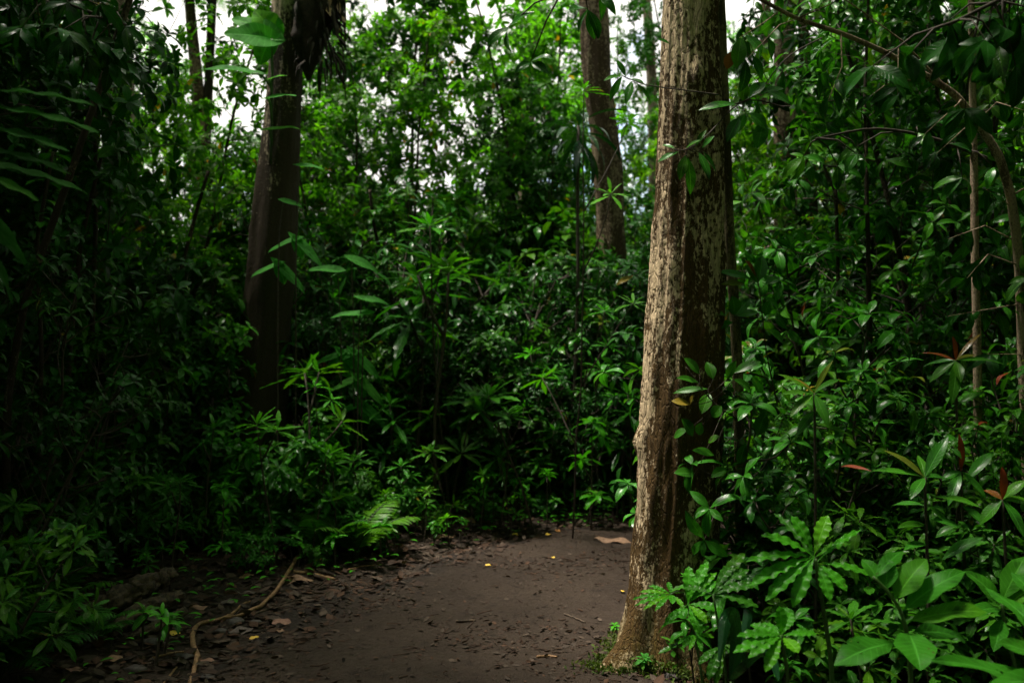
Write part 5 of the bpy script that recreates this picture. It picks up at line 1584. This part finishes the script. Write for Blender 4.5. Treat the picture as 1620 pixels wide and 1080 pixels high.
lying('fallen_branch', 'long crooked bare branch lying along the left edge of the path', 'branch', [(300, 1085), (309, 1058), (312, 1040), (304, 1020), (305, 1000), (318, 986), (338, 986), (352, 980), (380, 978), (400, 966), (414, 963), (436, 938), (452, 915), (464, 895), (470, 882)], [0.009, 0.012, 0.013, 0.010, 0.010, 0.012, 0.012, 0.013], W_STICK, 1.0, 9, 44, 0.6)
lying('fallen_stick', 'crooked side shoot forking from the long bare branch', 'stick', [(352, 981), (372, 968), (384, 955), (404, 949)], [0.009, 0.007, 0.004], W_STICK)
lying('fallen_stick', 'thin twig forking right near the top of the long bare branch', 'stick', [(452, 914), (468, 912), (486, 903), (500, 904)], [0.007, 0.005, 0.003], W_STICK)
lying('fallen_stick', 'grey broken twig lying across the bend of the long bare branch', 'stick', [(292, 992), (320, 998), (342, 1010)], [0.005, 0.006, 0.004], W_LOG)
lying('fallen_stick', 'short straight bare stick beside the far end of the crooked branch', 'stick', [(464, 905), (490, 908), (530, 918)], [0.010, 0.011, 0.012], W_STICK)
lying('fallen_stick', 'short pale stick lying below the yellow leaf near the logs', 'stick', [(252, 1090), (268, 1070), (279, 1056)], [0.006, 0.005], W_STICK)
lying('fallen_stick', 'thin dark stick leading from the logs to the crooked branch', 'stick', [(255, 1012), (280, 1011), (302, 1010)], [0.009, 0.008], W_LOG)
lying('fallen_stick', 'small dark twig on bare earth in the middle of the path', 'stick', [(722, 984), (738, 983), (752, 982)], [0.008, 0.007], W_LOG)
lying('fallen_stick', 'thin curved twig on the path before the mottled trunk', 'stick', [(893, 972), (910, 978), (926, 985)], [0.006, 0.005], W_LOG)
lying('fallen_stick', 'short brown stick at the near right of the path', 'stick', [(850, 1040), (868, 1038), (880, 1040)], [0.008, 0.006], W_STICK)
lying('fallen_stick', 'bare grey root-like stick crossing the far end of the crooked branch', 'stick', [(400, 972), (432, 962), (462, 950), (498, 946)], [0.006, 0.005, 0.004], W_LOG)
lying('fallen_stick', 'short brown stick in the litter left of the crooked branch bend', 'stick', [(240, 1042), (268, 1034), (296, 1030)], [0.006, 0.006, 0.004], W_STICK)
lying('fallen_stick', 'thin brown stick standing out among seedlings at the far left edge of the path', 'stick', [(540, 905), (570, 896), (604, 893)], [0.007, 0.005, 0.004], W_STICK)
# rotting logs
for k, (pix, r, rz, lab) in enumerate([([(120, 985), (190, 972), (230, 958), (274, 950)], [0.04, 0.062, 0.056, 0.036], [0.0, 0.03, 0.07, 0.12], 'upper rotting log of the pile left of the path'),
                                       ([(170, 1010), (205, 992), (240, 978), (288, 962)], [0.02, 0.042, 0.044, 0.028], [0, 0.02, 0.03, 0.05], 'middle split rotting log of the pile left of the path'),
                                       ([(205, 1012), (245, 1000), (292, 978)], [0.012, 0.030, 0.022], [0, 0, 0.02], 'lowest and nearest rotting log of the pile left of the path')]):
    lying('rotting_log', lab, 'log', pix, r, W_LOG, 0.8, 26, 30, 0.5, 'rotting logs', rz, 2.6)

# fallen leaves, one by one
FALL = [(470, 922, 60, 14, D_BROWN, 'elongated brown dead leaf under the short straight stick'), (446, 990, 34, 12, D_RED, 'reddish brown dead leaf right of the crooked branch'), (313, 962, 30, 26, D_RED, 'broad pinkish dead leaf behind the bend of the crooked branch'), (276, 1003, 22, 12, D_YEL, 'curled yellow leaf lying before the logs'),
        (402, 1012, 12, 16, D_YEL, 'tiny yellow leaf on dark earth right of the crooked branch'), (444, 1000, 14, 8, D_BROWN, 'small pale leaf tip near the reddish dead leaf'), (868, 847, 14, 14, D_YEL, 'bright yellow leaf at the far edge of the path'), (739, 828, 30, 14, D_BROWN, 'curled brown leaf at the far edge of the path'),
        (767, 825, 20, 14, D_ORG, 'orange leaf at the far edge of the path'), (770, 837, 22, 10, L_FRESH, 'fallen green leaf below the orange leaf'), (752, 834, 22, 14, D_GREY, 'grey curled dead leaf left of the orange leaf'), (845, 850, 20, 12, D_GREY, 'grey dead leaf left of the bright yellow leaf'), (884, 842, 18, 12, D_ORG, 'rust-coloured leaf right of the bright yellow leaf'),
        (772, 897, 10, 8, D_YEL, 'faded yellow leaf alone in the middle of the path'), (985, 937, 10, 12, D_YEL, 'small yellow leaf close to the mottled trunk'), (972, 857, 64, 14, D_BROWN, 'long brown dead frond lying at the path bend'), (700, 853, 36, 8, D_BROWN, 'narrow brown leaf at the left of the far path edge'), (815, 840, 18, 8, L_FRESH, 'pale green fallen leaf between grey and orange leaves'),
        (875, 884, 8, 6, D_YEL, 'tiny yellow fleck far along the path'), (815, 848, 10, 6, D_YEL, 'tiny pale fleck near the far edge'), (686, 814, 16, 14, D_ORG, 'small orange leaf among seedlings across the path'), (805, 815, 18, 12, D_ORG, 'dull orange leaf in the shade across the path'), (640, 828, 14, 18, D_RED, 'reddish leaf standing in seedlings across the path'),
        (390, 938, 30, 10, D_GREY, 'grey dead leaf behind the crooked branch'), (360, 955, 26, 14, D_GREY, 'dull grey leaf pressed flat behind the crooked branch'), (240, 985, 40, 18, D_GREY, 'large grey dead leaf against the logs'), (380, 1000, 40, 16, D_GREY, 'large damp grey leaf inside the bend of the crooked branch'), (330, 1050, 30, 14, D_RED, 'dim reddish leaf by the near end of the crooked branch'),
        (180, 1045, 30, 12, D_BROWN, 'brown leaf in the shade below the logs'), (120, 1060, 30, 14, D_RED, 'reddish leaf in deep shade at the near left'), (390, 914, 18, 26, D_BROWN, 'thin brown leaf standing behind the crooked branch')]
for k, (px, py, w, h_, mat, lab) in enumerate(FALL):
    c = on_ground(px, py)
    Ls = max(w, h_) / FPX * c[1]
    ang = (k * 1.7) % 6.28 if w < h_ * 1.6 else (k % 3 - 1) * 0.3 + (PI if k % 2 else 0)
    d = np.array([math.cos(ang), math.sin(ang), 0.08])
    r_ = empty('x', c)
    Wd = min(w, h_) / FPX * c[1] * 1.5
    o = blade(r_, c - d * Ls * 0.5 + UPZ * 0.012, c + d * Ls * 0.5 + UPZ * 0.012, max(0.02, min(Wd, Ls * 0.6)), mat, up=(0.2 * math.sin(k), -0.25, 1), droop=0.9 * math.sin(k * 2.1) + 0.2, wave=0.05, wk=1.5, lobe=0.08, lk=2, fold=0.25 * math.cos(k), n=10, m=4, seed=k, name='fallen_leaf')
    o.parent = None
    o.location = tuple(float(a) for a in c)
    bpy.data.objects.remove(r_)
    tag(o, lab, 'leaf', 'fallen leaves')

# crumbs of bark, leaf and twig too many to count
rl = np.random.default_rng(99)
deb, dt = Leaves(rl), MB()
lx, ly = rl.uniform(-4.5, 3.5, 40000), 3.2 + 7.0 * rl.random(40000)
lsd = path_sd(lx, ly)
lz = np.where(lsd < 0.17, np.maximum(land(lx, ly), path_z(lx, ly)), land(lx, ly))
for x, y, sd, zz in zip(lx, ly, lsd, lz):
    left = x < -0.9 + 0.25 * (y - 5)
    pr = 0.95 if sd > 0 else (0.95 if left and sd > -0.85 else 0.85 if nz(x * 1.3, y * 1.1) + 0.4 * nz(x * 5, y * 5) > 0.12 else 0.16)
    if rl.random() > pr:
        continue
    a_ = rl.random() * 6.28
    big = sd > -0.4 and rl.random() < (0.6 if abs(sd) < 0.3 else 0.35)
    l = rl.uniform(0.03, 0.10) if big else rl.uniform(0.012, 0.05)
    z = zz + rl.uniform(0.002, 0.008 if not big else 0.02)
    if rl.random() < 0.12:
        d = np.array([math.cos(a_), math.sin(a_), rl.normal() * 0.1]) * rl.uniform(0.02, 0.09)
        dt.tube([(x, y, z), np.array([x, y, z]) + d * 0.5 + rl.normal(size=3) * 0.004, np.array([x, y, z + 0.002]) + d], rl.uniform(0.0012, 0.003), 4, tone=0.3 * rl.random())
    else:
        deb.one((x, y, z), np.array([math.cos(a_), math.sin(a_), rl.normal() * 0.15]), UPZ + rl.normal(size=3) * 0.35, l, tone=rl.random() ** (2.5 if sd < -0.2 else 1.4))
put_leaves(dt, T_LIT, deb.P, deb.D, deb.U, deb.L, deb.T, deb.G, rl)
tag(dt.build('leaf_litter', M_LIT), 'dark crumbs of leaf, bark and twig strewn over the earth', 'litter', kind='stuff')
# a few stones showing through the damp earth on the left
for k, (px, py, s) in enumerate([(240, 1018, .05), (372, 985, .045), (350, 1000, .035), (290, 1040, .04), (215, 1060, .04), (330, 1072, .03), (405, 985, .03), (1062, 1072, .035)]):
    c = on_ground(px, py)
    mb = MB()
    nn, ss = 8, 12
    V = np.zeros((nn, ss, 3))
    for i in range(nn):
        for j in range(ss):
            th, ph = j / ss * 6.2832, i / (nn - 1) * PI
            v = Vector((math.cos(th) * math.sin(ph), math.sin(th) * math.sin(ph), math.cos(ph)))
            q = v * s * (1 + 0.45 * noise.noise(v * 1.6 + Vector((k * 3.3, 0, 0))))
            V[i, j] = (q.x * 1.2, q.y, q.z * 0.5)
    i, j = np.meshgrid(np.arange(nn - 1), np.arange(ss), indexing='ij')
    mb.add(V.reshape(-1, 3), np.stack([i * ss + j, (i + 1) * ss + j, (i + 1) * ss + (j + 1) % ss, i * ss + (j + 1) % ss], -1).reshape(-1, 4), np.tile([.5, .5, .5, 0], (nn * ss, 1)))
    o = mb.build('stone', M_STONE)
    o.location = tuple(float(a) for a in c + UPZ * s * 0.1)
    tag(o, 'small flat dark stone set in the earth %s' % ('by the mottled trunk foot' if px > 1000 else 'left of the path'), 'stone', 'stones ' + ('by the trunk foot' if px > 1000 else 'left of the path'))
# ------------------------------------------------------------------ a far-off wood that closes the view, sky, sun, camera
fw = Leaves(np.random.default_rng(12))
for k in range(46000):
    a_ = fw.rng.uniform(-PI, PI)
    d_ = fw.rng.uniform(27, 42) if abs(a_) < 0.95 else fw.rng.uniform(16, 26)
    x, y = math.sin(a_) * d_, math.cos(a_) * d_
    top = 4.6 + 2.2 * nz(a_ * 9, d_ * 0.2) + 1.2 * nz(a_ * 31, 2.0) if abs(a_) < 0.75 else 13 + 3 * nz(a_ * 5, 1.0)  # taller unseen sides and back added to block low sky light
    fw.one((x, y, top * fw.rng.random() ** 0.8), fw.rng.normal(size=3), fw.rng.normal(size=3) + UPZ, fw.rng.uniform(0.4, 0.8) * (1 if abs(a_) < 0.8 else 1.6))
tag(fw.build('distant_wood', T_TREE, L_FAR, None), 'far-off mass of leaves closing the view between trunks, with an added unseen light-blocking ring', 'wood', kind='stuff')

SUN_EL, SUN_AZ = 74.0, 290.0          # degrees; azimuth from +Y towards +X: high on the left
w = bpy.data.worlds.new('World')
S.world = w
w.use_nodes = True
nt = w.node_tree
nt.nodes.clear()
sky = nt.nodes.new('ShaderNodeTexSky')
sky.sky_type = 'NISHITA'
sky.sun_disc = False
sky.sun_elevation = R(SUN_EL)
sky.sun_rotation = R(SUN_AZ)
tc = nt.nodes.new('ShaderNodeTexCoord')
cn = N(nt, 'ShaderNodeTexNoise', i_Scale=4.0, i_Detail=6.0, i_Roughness=0.6)
nt.links.new(tc.outputs['Generated'], cn.inputs['Vector'])
cl = mixc(nt, ramp(nt, cn.outputs[0], 0.25, 0.8), (CLOUD * 0.84, CLOUD * 0.83, CLOUD * 0.78), (CLOUD, CLOUD * 0.965, CLOUD * 0.87))
cov = ramp(nt, cn.outputs[0], 0.34, 0.47)
col = mixc(nt, cov, sky.outputs[0], cl)
bg = nt.nodes.new('ShaderNodeBackground')
bg.inputs[1].default_value = 0.12
nt.links.new(col, bg.inputs[0])
wo = nt.nodes.new('ShaderNodeOutputWorld')
nt.links.new(bg.outputs[0], wo.inputs[0])

sl = bpy.data.lights.new('sun', 'SUN')
sl.energy = SUN_E
sl.angle = R(11)
sl.color = (1.0, 0.93, 0.82)
so = bpy.data.objects.new('sun', sl)
COL.objects.link(so)
el, az = R(SUN_EL), R(SUN_AZ)
dv = Vector((math.sin(az) * math.cos(el), math.cos(az) * math.cos(el), math.sin(el)))
so.rotation_euler = dv.to_track_quat('Z', 'Y').to_euler()

cd = bpy.data.cameras.new('camera')
cd.lens = 35.0
cd.sensor_width = 36.0
cd.clip_end = 1000
cd.clip_start = 0.05
cd.dof.use_dof = True
cd.dof.focus_distance = 4.6
cd.dof.aperture_fstop = 2.4
co = bpy.data.objects.new('camera', cd)
COL.objects.link(co)
co.location = (0, 0, CAM_H)
co.rotation_euler = (R(90), 0, 0)
S.camera = co

vs = S.view_settings
S.display_settings.display_device = 'sRGB'
vs.view_transform = 'Standard'
vs.look = 'None'
vs.exposure = EXPO
vs.gamma = 1.0
vs.use_curve_mapping = False
c = S.cycles
c.use_denoising = True
c.max_bounces = 7
c.diffuse_bounces = 4
c.glossy_bounces = 2
c.transmission_bounces = 4
c.caustics_reflective = False
c.caustics_refractive = False
c.sample_clamp_indirect = 4.0
